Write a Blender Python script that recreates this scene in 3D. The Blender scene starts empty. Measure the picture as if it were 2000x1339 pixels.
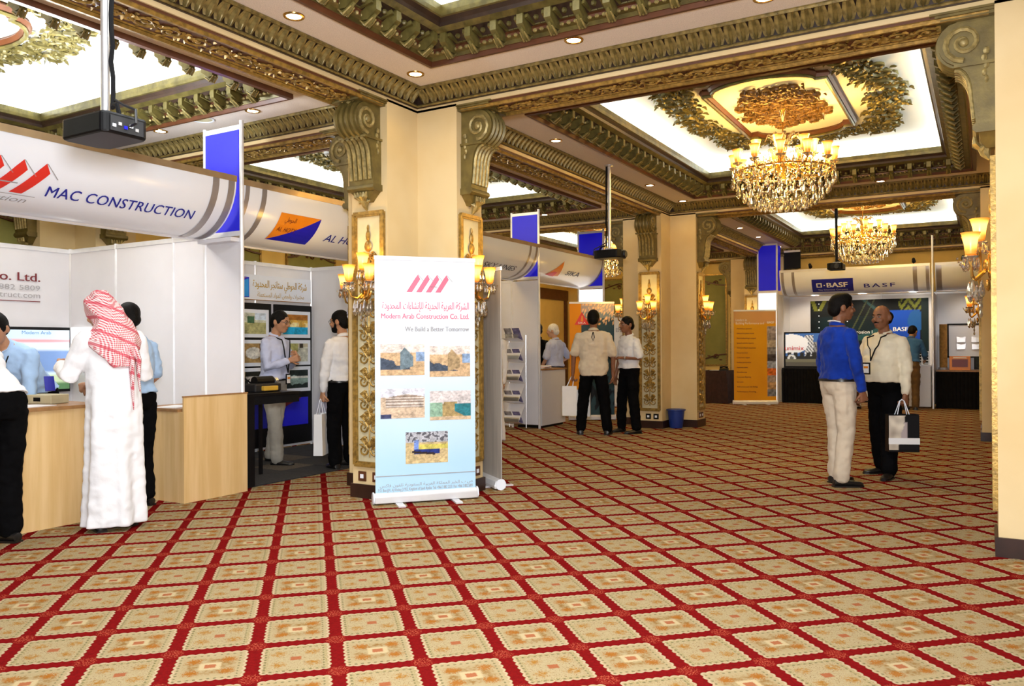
EXPOSURE = 0.32
WORLD = .05
FLASH = 260.
BOUNCE = 165.
COVE = 5.
DOWN = 4.
SCONCE = 5.
CHAND = 140.
import bpy, bmesh, math, random
import numpy as np
from mathutils import Vector, Matrix, noise
PI = math.pi
def rad(d): return d * PI / 180
sc = bpy.context.scene
COL = sc.collection
random.seed(7)

# ------------------------------------------------------------------ camera, world, exposure
cam = bpy.data.cameras.new('camera')
cam.lens = 28.17; cam.sensor_width = 36.0; cam.clip_start = 0.05; cam.clip_end = 200
cam_o = bpy.data.objects.new('camera', cam); COL.objects.link(cam_o)
def cam_axes(yaw, pitch, roll):
    F = Vector((-math.sin(yaw) * math.cos(pitch), math.cos(yaw) * math.cos(pitch), math.sin(pitch)))
    Rt = Vector((math.cos(yaw), math.sin(yaw), 0)); U = Rt.cross(F)
    R2 = Rt * math.cos(roll) + U * math.sin(roll); U2 = U * math.cos(roll) - Rt * math.sin(roll)
    return R2, U2, F
_R, _U, _F = cam_axes(rad(30.5), rad(.25), rad(-.3))
cam_o.matrix_world = Matrix(((_R.x, _U.x, -_F.x, 0), (_R.y, _U.y, -_F.y, 0), (_R.z, _U.z, -_F.z, 1.32), (0, 0, 0, 1)))
sc.camera = cam_o
w = bpy.data.worlds.new('world'); sc.world = w; w.use_nodes = True
w.node_tree.nodes['Background'].inputs[0].default_value = (1.0, .95, .88, 1)
w.node_tree.nodes['Background'].inputs[1].default_value = WORLD
sc.view_settings.view_transform = 'Standard'
sc.view_settings.look = 'None'
sc.view_settings.gamma = 1.0
sc.view_settings.use_curve_mapping = False
sc.view_settings.exposure = EXPOSURE
sc.cycles.use_denoising = True
sc.cycles.max_bounces = 7; sc.cycles.diffuse_bounces = 3; sc.cycles.glossy_bounces = 3
sc.cycles.transmission_bounces = 6; sc.cycles.transparent_max_bounces = 8
sc.cycles.sample_clamp_indirect = 6.0
sc.cycles.caustics_reflective = False; sc.cycles.caustics_refractive = False
def lamp(name, kind, loc, energy, color, size=.1, size_y=None, rot=(0, 0, 0), spot=None, blend=.6):
    l = bpy.data.lights.new(name, kind); l.energy = energy; l.color = color
    if kind == 'AREA':
        l.size = size
        if size_y: l.shape = 'RECTANGLE'; l.size_y = size_y
    else: l.shadow_soft_size = size
    if kind == 'SPOT': l.spot_size = rad(spot); l.spot_blend = blend
    o = bpy.data.objects.new(name, l); COL.objects.link(o); o.location = loc; o.rotation_euler = rot
    return o
WARM = (1.0, .70, .26); AMBER = (1.0, .62, .14); NEUT = (1.0, .95, .88); COOL = (.90, 1.0, .93)
# unseen panel added for the flash's ceiling bounce, then the flash above the camera
lamp('flash_bounce', 'AREA', (-1.96, 2.45, 3.95), BOUNCE, (.93, .97, 1.0), 2.6, 3.6)
fl = lamp('camera_flash', 'AREA', (0.05, -.05, 1.62), FLASH, (.97, .98, 1.0), .35)
fl.matrix_world = Matrix(((_R.x, _U.x, -_F.x, 0.05), (_R.y, _U.y, -_F.y, -.05), (_R.z, _U.z, -_F.z, 1.62), (0, 0, 0, 1)))

# ------------------------------------------------------------------ materials
class V:
    """a shader value with arithmetic"""
    def __init__(s, nt, k): s.nt, s.k = nt, k
    def _m(s, op, *a):
        n = s.nt.nodes.new('ShaderNodeMath'); n.operation = op
        for i, x in enumerate((s,) + a):
            if isinstance(x, V): s.nt.links.new(x.k, n.inputs[i])
            else: n.inputs[i].default_value = x
        return V(s.nt, n.outputs[0])
    def __add__(s, o): return s._m('ADD', o)
    def __sub__(s, o): return s._m('SUBTRACT', o)
    def __mul__(s, o): return s._m('MULTIPLY', o)
    def lt(s, o): return s._m('LESS_THAN', o)
    def gt(s, o): return s._m('GREATER_THAN', o)
    def abs(s): return s._m('ABSOLUTE')
    def fract(s): return s._m('FRACT')
    def floor(s): return s._m('FLOOR')
    def sin(s): return s._m('SINE')
    def mod2(s): return s._m('MODULO', 2.0).abs()
    def max(s, o): return s._m('MAXIMUM', o)
    def min(s, o): return s._m('MINIMUM', o)
    def sqrt(s): return s._m('SQRT')
    def ss(s, a, b):
        n = s.nt.nodes.new('ShaderNodeMapRange'); n.interpolation_type = 'SMOOTHSTEP'
        n.inputs[1].default_value = a; n.inputs[2].default_value = b
        s.nt.links.new(s.k, n.inputs[0]); return V(s.nt, n.outputs[0])
def mixc(nt, fac, a, b):
    n = nt.nodes.new('ShaderNodeMix'); n.data_type = 'RGBA'
    if isinstance(fac, V): nt.links.new(fac.k, n.inputs[0])
    else: n.inputs[0].default_value = fac
    for i, x in ((6, a), (7, b)):
        if isinstance(x, tuple): n.inputs[i].default_value = x + (1,) if len(x) == 3 else x
        else: nt.links.new(x, n.inputs[i])
    return n.outputs[2]
def noise_v(nt, vec, scale, detail=3, rough=.55):
    n = nt.nodes.new('ShaderNodeTexNoise'); n.inputs['Scale'].default_value = scale
    n.inputs['Detail'].default_value = detail; n.inputs['Roughness'].default_value = rough
    if vec is not None: nt.links.new(vec, n.inputs['Vector'])
    return V(nt, n.outputs['Fac'])
def new_mat(name):
    m = bpy.data.materials.new(name); m.use_nodes = True
    return m, m.node_tree, m.node_tree.nodes['Principled BSDF']
def mat(name, col, rough=.5, metal=0., var=.12, scale=8., bump=0., bscale=60., col2=None, spec=.5, stretch=None, trans=0., ior=1.45, sheen=0.):
    m, nt, b = new_mat(name)
    tc = nt.nodes.new('ShaderNodeTexCoord'); vec = tc.outputs['Object']
    if stretch:
        mp = nt.nodes.new('ShaderNodeMapping'); mp.inputs['Scale'].default_value = stretch
        nt.links.new(vec, mp.inputs[0]); vec = mp.outputs[0]
    n = noise_v(nt, vec, scale).ss(.3, .7)
    c2 = col2 or tuple(max(0, c * (1 - var)) for c in col)
    c1 = col if col2 else tuple(min(1, c * (1 + var * .6)) for c in col)
    nt.links.new(mixc(nt, n, c1, c2), b.inputs['Base Color'])
    b.inputs['Roughness'].default_value = rough; b.inputs['Metallic'].default_value = metal
    b.inputs['Specular IOR Level'].default_value = spec
    if trans: b.inputs['Transmission Weight'].default_value = trans; b.inputs['IOR'].default_value = ior
    if sheen: b.inputs['Sheen Weight'].default_value = sheen
    if bump:
        bn = nt.nodes.new('ShaderNodeBump'); bn.inputs['Strength'].default_value = bump; bn.inputs['Distance'].default_value = .01
        nt.links.new(noise_v(nt, vec, bscale, 4).k, bn.inputs['Height']); nt.links.new(bn.outputs[0], b.inputs['Normal'])
    return m
def emit_mat(name, col, strength, col2=None):
    m, nt, b = new_mat(name)
    b.inputs['Base Color'].default_value = tuple(col) + (1,)
    b.inputs['Emission Strength'].default_value = strength
    tc = nt.nodes.new('ShaderNodeTexCoord'); n = noise_v(nt, tc.outputs['Object'], 3.).ss(.3, .7)
    nt.links.new(mixc(nt, n, tuple(col), tuple(col2 or col)), b.inputs['Emission Color'])
    return m
def attr_mat(name, rough=.55, emit=0.):
    m, nt, b = new_mat(name)
    a = nt.nodes.new('ShaderNodeVertexColor'); a.layer_name = 'print'
    nt.links.new(a.outputs[0], b.inputs['Base Color']); b.inputs['Roughness'].default_value = rough; b.inputs['Specular IOR Level'].default_value = .2
    if emit:
        nt.links.new(a.outputs[0], b.inputs['Emission Color']); b.inputs['Emission Strength'].default_value = emit
    return m

def carpet_mat():
    m, nt, b = new_mat('patterned_carpet')
    g = nt.nodes.new('ShaderNodeNewGeometry'); sep = nt.nodes.new('ShaderNodeSeparateXYZ'); nt.links.new(g.outputs['Position'], sep.inputs[0])
    X, Y = V(nt, sep.outputs[0]), V(nt, sep.outputs[1])
    ca = .7758; c, s = math.cos(ca), math.sin(ca); ox, oy = -2.2816 * c + 2.4633 * s, 2.2816 * s + 2.4633 * c
    U = (X * c + Y * s - ox) * (1 / .34436); W = (Y * c - X * s - oy) * (1 / .36207)
    par = (U.floor() + W.floor() + 100.0).mod2()
    u = U.fract() - .5; v = W.fract() - .5
    au, av = u.abs(), v.abs()
    # scalloped rounded square
    sc1 = ((v * 29.).sin().abs() * -.026 + .020); sc2 = ((u * 29.).sin().abs() * -.026 + .020)
    du = (au + sc1 - .325).max(0.0); dv = (av + sc2 - .325).max(0.0)
    d = (du * du + dv * dv).sqrt() - .095
    tile = d.ss(.006, -.006)
    rim = (d + .018).abs().ss(.014, .006)
    n1 = noise_v(nt, g.outputs['Position'], 55., 3, .6); n2 = noise_v(nt, g.outputs['Position'], 130., 2, .6); n3 = noise_v(nt, g.outputs['Position'], 420., 2, .7)
    n4 = noise_v(nt, g.outputs['Position'], 26., 3, .6)
    # flower sprigs at the four inner corners
    fu, fv = au - .20, av - .17
    rf = (fu * fu + fv * fv * 1.3).sqrt()
    sprig = (rf + (n2 - .5) * .34).ss(.10, .06)
    halo = ((au * .82).max(av) - .165).abs() + (n1 - .5) * .42
    halo = halo.ss(.12, -.02) * n4.ss(.30, .62) * .85
    # dots round the border
    bu = ((u * 13. + n2 * .5).fract() - .5).abs(); bv = ((v * 13. + n1 * .4).fract() - .5).abs()
    ring = (au.max(av) - .350).abs().ss(.035, .02)
    dots = (bu * bu + bv * bv).sqrt().ss(.30, .18) * ring
    r0 = (au * 1.0).max(av * 1.25)
    medal = (r0 + (n2 - .5) * .05).ss(.075, .055); pale = (r0 + (n2 - .5) * .05).ss(.14, .11)
    specks = (n2 * 1.0).ss(.60, .66)
    cream = (.37, .295, .165); tan = (.21, .10, .018); brown = (.20, .09, .02); olive = (.25, .21, .08); red = (.185, .0025, .006)
    col = mixc(nt, (n1).ss(.35, .7) * .35, cream, (.28, .20, .090))
    A = mixc(nt, halo, col, tan); A = mixc(nt, pale, A, (.46, .36, .20)); A = mixc(nt, sprig * .85, A, (.30, .10, .010))
    B = mixc(nt, specks, col, (.16, .08, .035)); B = mixc(nt, sprig * n1.ss(.3, .6), B, (.30, .14, .025))
    B = mixc(nt, ring * n2.ss(.45, .6) * .7, B, olive)
    T = mixc(nt, par, A, B)
    T = mixc(nt, dots * .8, T, (.12, .11, .05)); T = mixc(nt, medal * .85, T, (.30, .07, .025)); T = mixc(nt, rim * .8, T, (.48, .345, .225))
    # little flower at each crossing
    cu, cv = (au - .5).abs(), (av - .5).abs()
    rc = (cu * cu + cv * cv).sqrt()
    fl_ = (rc + (n1 - .5) * .10).ss(.15, .10) * (n2).ss(.50, .58)
    red_c = mixc(nt, n1.ss(.3, .7), red, (.13, .0015, .005))
    G_ = mixc(nt, fl_ * .8, red_c, (.42, .085, .045))
    col = mixc(nt, tile, G_, T); col = mixc(nt, n3.ss(.3, .7) * .22, col, (.10, .04, .015))
    nt.links.new(col, b.inputs['Base Color']); b.inputs['Roughness'].default_value = .95; b.inputs['Specular IOR Level'].default_value = .0
    bn = nt.nodes.new('ShaderNodeBump'); bn.inputs['Strength'].default_value = .35; bn.inputs['Distance'].default_value = .004
    nt.links.new(n3.k, bn.inputs['Height']); nt.links.new(bn.outputs[0], b.inputs['Normal'])
    return m

M = {}
M['carpet'] = carpet_mat()
M['plaster'] = mat('cream_plaster', (.72, .56, .31), .75, 0, .10, 1.6, .08, 14., col2=(.66, .49, .245))
M['yellow_wall'] = mat('yellow_wall', (.80, .55, .16), .75, 0, .1, 1.4, .08, 14.)
M['green_wall'] = mat('olive_green_wall', (.25, .23, .055), .75, 0, .12, 3., .1, 30.)
M['ceiling'] = mat('speckled_ceiling', (.78, .68, .60), .8, 0, .22, 260., .10, 300.)
M['cove'] = mat('white_cove', (.86, .86, .82), .8, 0, .02, 3.)
M['gold'] = mat('antique_gold', (.25, .185, .060), .40, .35, .45, 22., .25, 60.)
M['gold_pale'] = mat('pale_gold', (.31, .235, .085), .42, .3, .4, 25., .2, 60.)
M['gold_deep'] = mat('gilt_relief', (.36, .22, .050), .38, .45, .4, 25., .2, 60.)
M['gold_green'] = mat('greenish_gold', (.125, .098, .026), .42, .3, .4, 12., .12, 50.)
M['recess_shade'] = mat('recess_shade_brown', (.030, .014, .007), .5, .1, .3, 10., .1, 40.)  # ground behind leaves and modillions; shade of the recesses put into its colour
M['redbrown'] = mat('red_brown_lacquer', (.105, .034, .012), .42, .1, .2, 8.)
M['panel_grey'] = mat('grey_green_panel', (.56, .50, .32), .65, 0, .1, 6., .08, 30.)
M['skirting'] = mat('dark_skirting', (.028, .010, .007), .35, 0, .3, 6.)
M['alu'] = mat('aluminium', (.72, .72, .74), .32, .75, .06, 10.)
M['white_panel'] = mat('white_booth_panel', (.76, .75, .79), .32, 0, .03, 2.)
M['white_gloss'] = mat('white_gloss', (.86, .90, 1.0), .22, 0, .02, 2.)
M['steel_grey'] = mat('grey_band', (.36, .33, .33), .3, .4, .1, 5.)
M['black'] = mat('black_lacquer', (.004, .004, .005), .45, 0, .3, 8., spec=.2)
M['black_matt'] = mat('black_matt', (.005, .005, .006), .8, 0, .3, 8., spec=.15)
M['dark_grey'] = mat('dark_grey_plastic', (.012, .012, .014), .5, 0, .2, 10.)
M['blue_box'] = emit_mat('blue_light_box', (.003, .003, .40), .50, (.0, .0, .34))
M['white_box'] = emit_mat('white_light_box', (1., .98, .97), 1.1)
M['blue'] = mat('blue_board', (.012, .012, .62), .3, 0, .05, 3.)
M['navy'] = mat('navy_ink', (.012, .016, .30), .4, 0, .05, 3.)
M['red'] = mat('red_ink', (.72, .03, .02), .4, 0, .05, 3.)
M['pink'] = mat('pink_ink', (.80, .17, .27), .4, 0, .08, 3.)
M['maroon'] = mat('dark_red_ink', (.16, .01, .015), .4, 0, .05, 3.)
M['grey_ink'] = mat('grey_ink', (.35, .34, .36), .5, 0, .05, 3.)
M['orange'] = mat('orange_ink', (.80, .26, .012), .4, 0, .08, 3.)
M['white_ink'] = mat('white_ink', (.9, .9, .9), .4, 0, .02, 3.)
M['gold_ink'] = mat('gold_ink', (.55, .34, .06), .4, .2, .1, 9.)
M['wood'] = mat('light_wood_laminate', (.76, .53, .26), .45, 0, .18, 3.2, col2=(.66, .43, .18), stretch=(5, 5, .35))
M['wood_dark'] = mat('wood_edge', (.34, .17, .06), .45, 0, .2, 4., stretch=(5, 5, .4))
M['glass_clear'] = mat('crystal', (.97, .95, .92), .03, 0, .02, 3., trans=.9, ior=1.55)
M['crystal'] = mat('cut_crystal', (.97, .90, .78), .05, 0, .05, 30., trans=.93, ior=1.55, spec=.7)
M['brass'] = mat('polished_brass', (.75, .45, .12), .22, .95, .1, 20.)
M['shade_amber'] = None
M['lamp'] = emit_mat('lamp_glow', (1., .93, .80), 14.)
M['print'] = attr_mat('printed_picture')
M['screen'] = attr_mat('lit_screen', .2, .40)
M['paper'] = mat('white_paper', (.85, .85, .86), .5, 0, .03, 6.)
M['bin_blue'] = mat('blue_plastic', (.010, .035, .22), .4, 0, .15, 7.)
M['cloth_brown'] = mat('dark_brown_cloth', (.035, .012, .008), .9, 0, .3, 12., .3, 40.)
M['grey_carpet'] = mat('dark_carpet_tiles', (.022, .021, .023), .95, 0, .4, 60., .3, 300.)
M['grey_carpet2'] = mat('brown_carpet_tiles', (.085, .065, .045), .95, 0, .4, 60., .3, 300.)
def shade_mat():
    m, nt, b = new_mat('amber_glass_shade')
    tc = nt.nodes.new('ShaderNodeTexCoord'); sp = nt.nodes.new('ShaderNodeSeparateXYZ'); nt.links.new(tc.outputs['Generated'], sp.inputs[0])
    z = V(nt, sp.outputs[2])
    t = z.ss(.10, .55) * z.ss(1.02, .70)
    c = mixc(nt, t, (1., .20, .008), (1., .62, .13))
    nt.links.new(c, b.inputs['Emission Color'])
    st = t * 2.0 + .45
    nt.links.new(st.k, b.inputs['Emission Strength'])
    b.inputs['Base Color'].default_value = (.75, .36, .06, 1); b.inputs['Roughness'].default_value = .3
    return m
M['shade_amber'] = shade_mat()

# ------------------------------------------------------------------ mesh building
class MB:
    def __init__(s): s.v = []; s.f = []; s.mi = []; s.c = 0; s.T = None
    def add(s, vs, fs, mi=None):
        o = len(s.v)
        if s.T is not None: vs = [s.T @ Vector(p) for p in vs]
        s.v += [tuple(p) for p in vs]; s.f += [tuple(i + o for i in f) for f in fs]; s.mi += [s.c if mi is None else mi] * len(fs)
        return s
    def bx(s, x0, x1, y0, y1, z0, z1):
        return s.add([(x0, y0, z0), (x1, y0, z0), (x1, y1, z0), (x0, y1, z0), (x0, y0, z1), (x1, y0, z1), (x1, y1, z1), (x0, y1, z1)],
                     [(0, 3, 2, 1), (4, 5, 6, 7), (0, 1, 5, 4), (1, 2, 6, 5), (2, 3, 7, 6), (3, 0, 4, 7)])
    def box(s, c, d, rz=0):
        T = s.T; s.T = (T if T is not None else Matrix()) @ Matrix.Translation(c) @ Matrix.Rotation(rz, 4, 'Z')
        s.bx(-d[0] / 2, d[0] / 2, -d[1] / 2, d[1] / 2, -d[2] / 2, d[2] / 2); s.T = T; return s
    def bar(s, p, q, wd, th, up=(0, 0, 1)):
        p, q = Vector(p), Vector(q); d = (q - p); L = d.length; d.normalize(); u = Vector(up)
        if abs(d.dot(u)) > .98: u = Vector((1, 0, 0))
        x = d.cross(u).normalized(); u = x.cross(d)
        vs = [p + x * a * wd / 2 + u * b * th / 2 + d * e for e in (0, L) for a, b in ((-1, -1), (1, -1), (1, 1), (-1, 1))]
        return s.add(vs, [(0, 1, 2, 3), (7, 6, 5, 4), (0, 4, 5, 1), (1, 5, 6, 2), (2, 6, 7, 3), (3, 7, 4, 0)])
    def loft(s, rings, close=True, caps=True):
        n = len(rings[0]); vs = [p for r in rings for p in r]; fs = []
        for i in range(len(rings) - 1):
            for j in range(n if close else n - 1):
                k = (j + 1) % n; fs.append((i * n + j, i * n + k, (i + 1) * n + k, (i + 1) * n + j))
        if caps and close: fs += [tuple(range(n - 1, -1, -1)), tuple(range((len(rings) - 1) * n, len(rings) * n))]
        return s.add(vs, fs)
    def tube(s, pts, r, n=7, flat=1.0, caps=True, up=None):
        pts = [Vector(p) for p in pts]; m = len(pts); rs = r if isinstance(r, (list, tuple)) else [r] * m
        t0 = (pts[1] - pts[0]).normalized()
        u = Vector(up) if up else (Vector((0, 0, 1)) if abs(t0.z) < .9 else Vector((1, 0, 0)))
        rings = []
        for i, p in enumerate(pts):
            t = (pts[min(i + 1, m - 1)] - pts[max(i - 1, 0)])
            t = t.normalized() if t.length > 1e-9 else t0
            u = (u - t * u.dot(t)); u = u.normalized() if u.length > 1e-6 else t.orthogonal().normalized()
            w_ = t.cross(u)
            rings.append([p + (u * math.sin(a) * flat + w_ * math.cos(a)) * rs[i] for a in [2 * PI * k / n for k in range(n)]])
        return s.loft(rings, True, caps)
    def lathe(s, prof, n=14, at=(0, 0, 0), caps=True):
        a0 = Vector(at)
        return s.loft([[a0 + Vector((r * math.cos(2 * PI * k / n), r * math.sin(2 * PI * k / n), z)) for k in range(n)] for r, z in prof], True, caps)
    def prism(s, poly, h0, h1, ax='z'):
        f = {'x': lambda a, b, h: (h, a, b), 'y': lambda a, b, h: (a, h, b), 'z': lambda a, b, h: (a, b, h)}[ax]
        n = len(poly); vs = [f(a, b, h0) for a, b in poly] + [f(a, b, h1) for a, b in poly]
        fs = [tuple(range(n - 1, -1, -1)), tuple(range(n, 2 * n))] + [(i, (i + 1) % n, n + (i + 1) % n, n + i) for i in range(n)]
        return s.add(vs, fs)
    def ell(s, c, r, n=10, m=7):
        c = Vector(c); r = (r, r, r) if not isinstance(r, (tuple, list)) else r
        rings = []
        for i in range(m + 1):
            t = PI * i / m; q = max(math.sin(t), 1e-3)
            rings.append([c + Vector((r[0] * q * math.cos(2 * PI * k / n), r[1] * q * math.sin(2 * PI * k / n), -r[2] * math.cos(t))) for k in range(n)])
        return s.loft(rings)
    def rects(s, x0, x1, y0, y1, prof, mis=None):
        rings = [[(x0 + i, y0 + i, z), (x1 - i, y0 + i, z), (x1 - i, y1 - i, z), (x0 + i, y1 - i, z)] for i, z in prof]
        for k in range(len(rings) - 1):
            a, b = rings[k], rings[k + 1]; vs = a + b
            s.add(vs, [(j, 4 + j, 4 + (j + 1) % 4, (j + 1) % 4) for j in range(4)], (mis[k] if mis else None))
        return s
def mesh(name, mb, mats, smooth=False, ang=38):
    me = bpy.data.meshes.new(name); me.from_pydata(mb.v, [], mb.f); me.validate()
    for m_ in (mats if isinstance(mats, (list, tuple)) else [mats]): me.materials.append(M[m_] if isinstance(m_, str) else m_)
    if len(me.polygons) == len(mb.mi): me.polygons.foreach_set('material_index', mb.mi)
    if smooth:
        me.shade_smooth(); me.set_sharp_from_angle(angle=rad(ang))
    me.update(); return me
def link(name, me, parent=None, loc=(0, 0, 0), rot=(0, 0, 0), scl=(1, 1, 1)):
    o = bpy.data.objects.new(name, me); COL.objects.link(o); o.location = loc; o.rotation_euler = rot; o.scale = scl
    if parent: o.parent = parent
    return o
def obj(name, mb, mats, parent=None, smooth=False, bevel=0, loc=(0, 0, 0), rot=(0, 0, 0), label=None):
    o = link(name, mesh(name, mb, mats, smooth), parent, loc, rot)
    if bevel:
        b = o.modifiers.new('bevel', 'BEVEL'); b.width = bevel; b.segments = 2; b.limit_method = 'ANGLE'
    if label: o['label'] = label
    return o
def tag(o, label, cat, group=None):
    o['label'] = label; o['category'] = cat
    if group: o['group'] = group
    return o
def thing(name, label, cat, loc=(0, 0, 0), rz=0, group=None):
    o = link(name, None, None, loc, (0, 0, rz)); return tag(o, label, cat, group)
def struct(name, mb, mats, parent=None, smooth=False, bevel=0):
    o = obj(name, mb, mats, parent, smooth, bevel); o['kind'] = 'structure'; return o
def stuff(o): o['kind'] = 'stuff'; return o
def dup(root, loc, rz, label=None, group=None):
    def rec(o, parent):
        c = o.copy(); COL.objects.link(c)
        if parent: c.parent = parent
        for ch in list(o.children): rec(ch, c)
        return c
    r = rec(root, None); r.location = loc; r.rotation_euler = (0, 0, rz)
    if label: r['label'] = label
    if group: r['group'] = group
    return r
def printed(name, wd, ht, fn, nx, ny, parent, loc, rot=(0, 0, 0), m_='print'):
    """a flat printed picture: fn(u, v) gives its ink colour"""
    mb = MB()
    vs = [(wd * (i / nx - .5), 0, ht * (j / ny)) for j in range(ny + 1) for i in range(nx + 1)]
    mb.add(vs, [(j * (nx + 1) + i, j * (nx + 1) + i + 1, (j + 1) * (nx + 1) + i + 1, (j + 1) * (nx + 1) + i) for j in range(ny) for i in range(nx)])
    me = mesh(name, mb, m_); at = me.color_attributes.new('print', 'FLOAT_COLOR', 'POINT')
    cols = []
    for j in range(ny + 1):
        for i in range(nx + 1):
            c = fn(i / nx, j / ny); cols += [c[0], c[1], c[2], 1.]
    at.data.foreach_set('color', cols)
    return link(name, me, parent, loc, rot)

# ------------------------------------------------------------------ lettering (with joined-up Arabic)
AR = {'ا': 'FE8D FE8E', 'أ': 'FE83 FE84', 'إ': 'FE87 FE88', 'ب': 'FE8F FE90 FE91 FE92', 'ة': 'FE93 FE94', 'ت': 'FE95 FE96 FE97 FE98', 'ث': 'FE99 FE9A FE9B FE9C',
      'ج': 'FE9D FE9E FE9F FEA0', 'ح': 'FEA1 FEA2 FEA3 FEA4', 'خ': 'FEA5 FEA6 FEA7 FEA8', 'د': 'FEA9 FEAA', 'ذ': 'FEAB FEAC', 'ر': 'FEAD FEAE', 'ز': 'FEAF FEB0',
      'س': 'FEB1 FEB2 FEB3 FEB4', 'ش': 'FEB5 FEB6 FEB7 FEB8', 'ص': 'FEB9 FEBA FEBB FEBC', 'ض': 'FEBD FEBE FEBF FEC0', 'ط': 'FEC1 FEC2 FEC3 FEC4', 'ع': 'FEC9 FECA FECB FECC',
      'غ': 'FECD FECE FECF FED0', 'ف': 'FED1 FED2 FED3 FED4', 'ق': 'FED5 FED6 FED7 FED8', 'ك': 'FED9 FEDA FEDB FEDC', 'ل': 'FEDD FEDE FEDF FEE0', 'م': 'FEE1 FEE2 FEE3 FEE4',
      'ن': 'FEE5 FEE6 FEE7 FEE8', 'ه': 'FEE9 FEEA FEEB FEEC', 'و': 'FEED FEEE', 'ي': 'FEF1 FEF2 FEF3 FEF4', 'ء': 'FE80'}
AR = {k: [int(x, 16) for x in v.split()] for k, v in AR.items()}
def arabic(t):
    out = []
    for i, ch in enumerate(t):
        if ch not in AR: out.append(ch); continue
        f = AR[ch]; pv = t[i - 1] if i else ' '; nx = t[i + 1] if i + 1 < len(t) else ' '
        jp = pv in AR and len(AR[pv]) == 4 and len(f) > 1; jn = nx in AR and len(f) == 4 and len(AR[nx]) > 1
        out.append(chr(f[3] if jp and jn else f[1] if jp else f[2] if jn else f[0]))
    return ''.join(reversed(out))
BENCH = bpy.data.scenes.new('bench')
def baked(o):
    """evaluate one object on a bench scene of its own (fast) and drop it"""
    BENCH.collection.objects.link(o)
    with bpy.context.temp_override(scene=BENCH, view_layer=BENCH.view_layers[0]):
        dg = bpy.context.evaluated_depsgraph_get(); me = bpy.data.meshes.new_from_object(o.evaluated_get(dg))
    bpy.data.objects.remove(o); return me
def text_mb(body, size, wd=None, bold=0., shear=0., spacing=1., align='LEFT'):
    """letters as a flat mesh in x (along) and z (up); wd squeezes them to a width"""
    cu = bpy.data.curves.new('lettering', 'FONT'); cu.body = body; cu.size = size; cu.shear = shear
    cu.space_character = spacing; cu.resolution_u = 3; cu.fill_mode = 'FRONT'
    o = bpy.data.objects.new('lettering', cu); me = baked(o)
    vs = [tuple(v.co) for v in me.vertices]; fs = [tuple(p.vertices) for p in me.polygons]
    bpy.data.curves.remove(cu); bpy.data.meshes.remove(me)
    x0 = min(v[0] for v in vs); x1 = max(v[0] for v in vs); k = 1. if not wd else wd / (x1 - x0)
    sh = {'LEFT': -x0, 'CENTER': -(x0 + x1) / 2, 'RIGHT': -x1}[align]
    mb = MB()
    for j in ((0,) if not bold else (-1, 0, 1)): mb.add([((v[0] + sh) * k + j * bold * size * .6, -.0006 * j, v[1]) for v in vs], fs)
    return mb
def letters(body, size, m_, parent, loc, rot=(0, 0, 0), wd=None, bold=0., shear=0., spacing=1., align='LEFT', name='lettering'):
    return obj(name, text_mb(body, size, wd, bold, shear, spacing, align), m_, parent, loc=loc, rot=rot)
# ------------------------------------------------------------------ the hall: grid lines
XW, XL, XR, XE = -9.94, -4.62, .70, 6.02
Y0, Y1, Y2, Y3 = -1.0, 6.03, 12.83, 20.0
ZC, ZB, ZT = 3.62, 3.44, 4.05
mb = MB().bx(-11, 8, -6, 23, -.05, 0)
struct('floor', mb, 'carpet')
struct('wall_west', MB().bx(-10.3, -10.1, -1.2, 20.4, 0, 4.4), 'yellow_wall')
struct('wall_north', MB().bx(-10.3, 6.3, 20.2, 20.4, 0, 4.4), 'yellow_wall')
struct('wall_east', MB().bx(6.1, 6.3, -1.2, 20.4, 0, 4.4), 'yellow_wall')
struct('baseboard_west', MB().bx(-10.1, -10.07, -1.2, 20.2, 0, .13), 'skirting')
struct('baseboard_north', MB().bx(-10.07, 6.1, 20.17, 20.2, 0, .13), 'skirting')

def spiral(c, r, turns, a0, sgn=1, k=.78, n=14):
    """points of a closing spiral in the x-y plane"""
    out = []
    for i in range(n + 1):
        t = i / n; rr = r * (1 - k * t); a = a0 + sgn * turns * 2 * PI * t
        out.append((c[0] + rr * math.cos(a), c[1] + rr * math.sin(a)))
    return out
def leafblade(mb, p, a, L, wd, z, th=.012, curl=.01):
    """a small pointed acanthus blade lying in the x-y plane"""
    ca, sa = math.cos(a), math.sin(a)
    f = lambda l, s_, h: (p[0] + ca * l - sa * s_, p[1] + sa * l + ca * s_, z - h)
    vs = [f(0, 0, th * .6), f(L * .35, wd * .5, 0), f(L * .4, 0, th), f(L * .35, -wd * .5, 0), f(L * .7, wd * .38, 0), f(L * .72, 0, th + curl * .5), f(L * .7, -wd * .38, 0), f(L, 0, curl + th * .3)]
    mb.add(vs, [(0, 2, 1), (0, 3, 2), (1, 2, 5, 4), (2, 3, 6, 5), (4, 5, 7), (5, 6, 7)])
def flat3(pts, z): return [(p[0], p[1], z) for p in pts]

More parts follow.
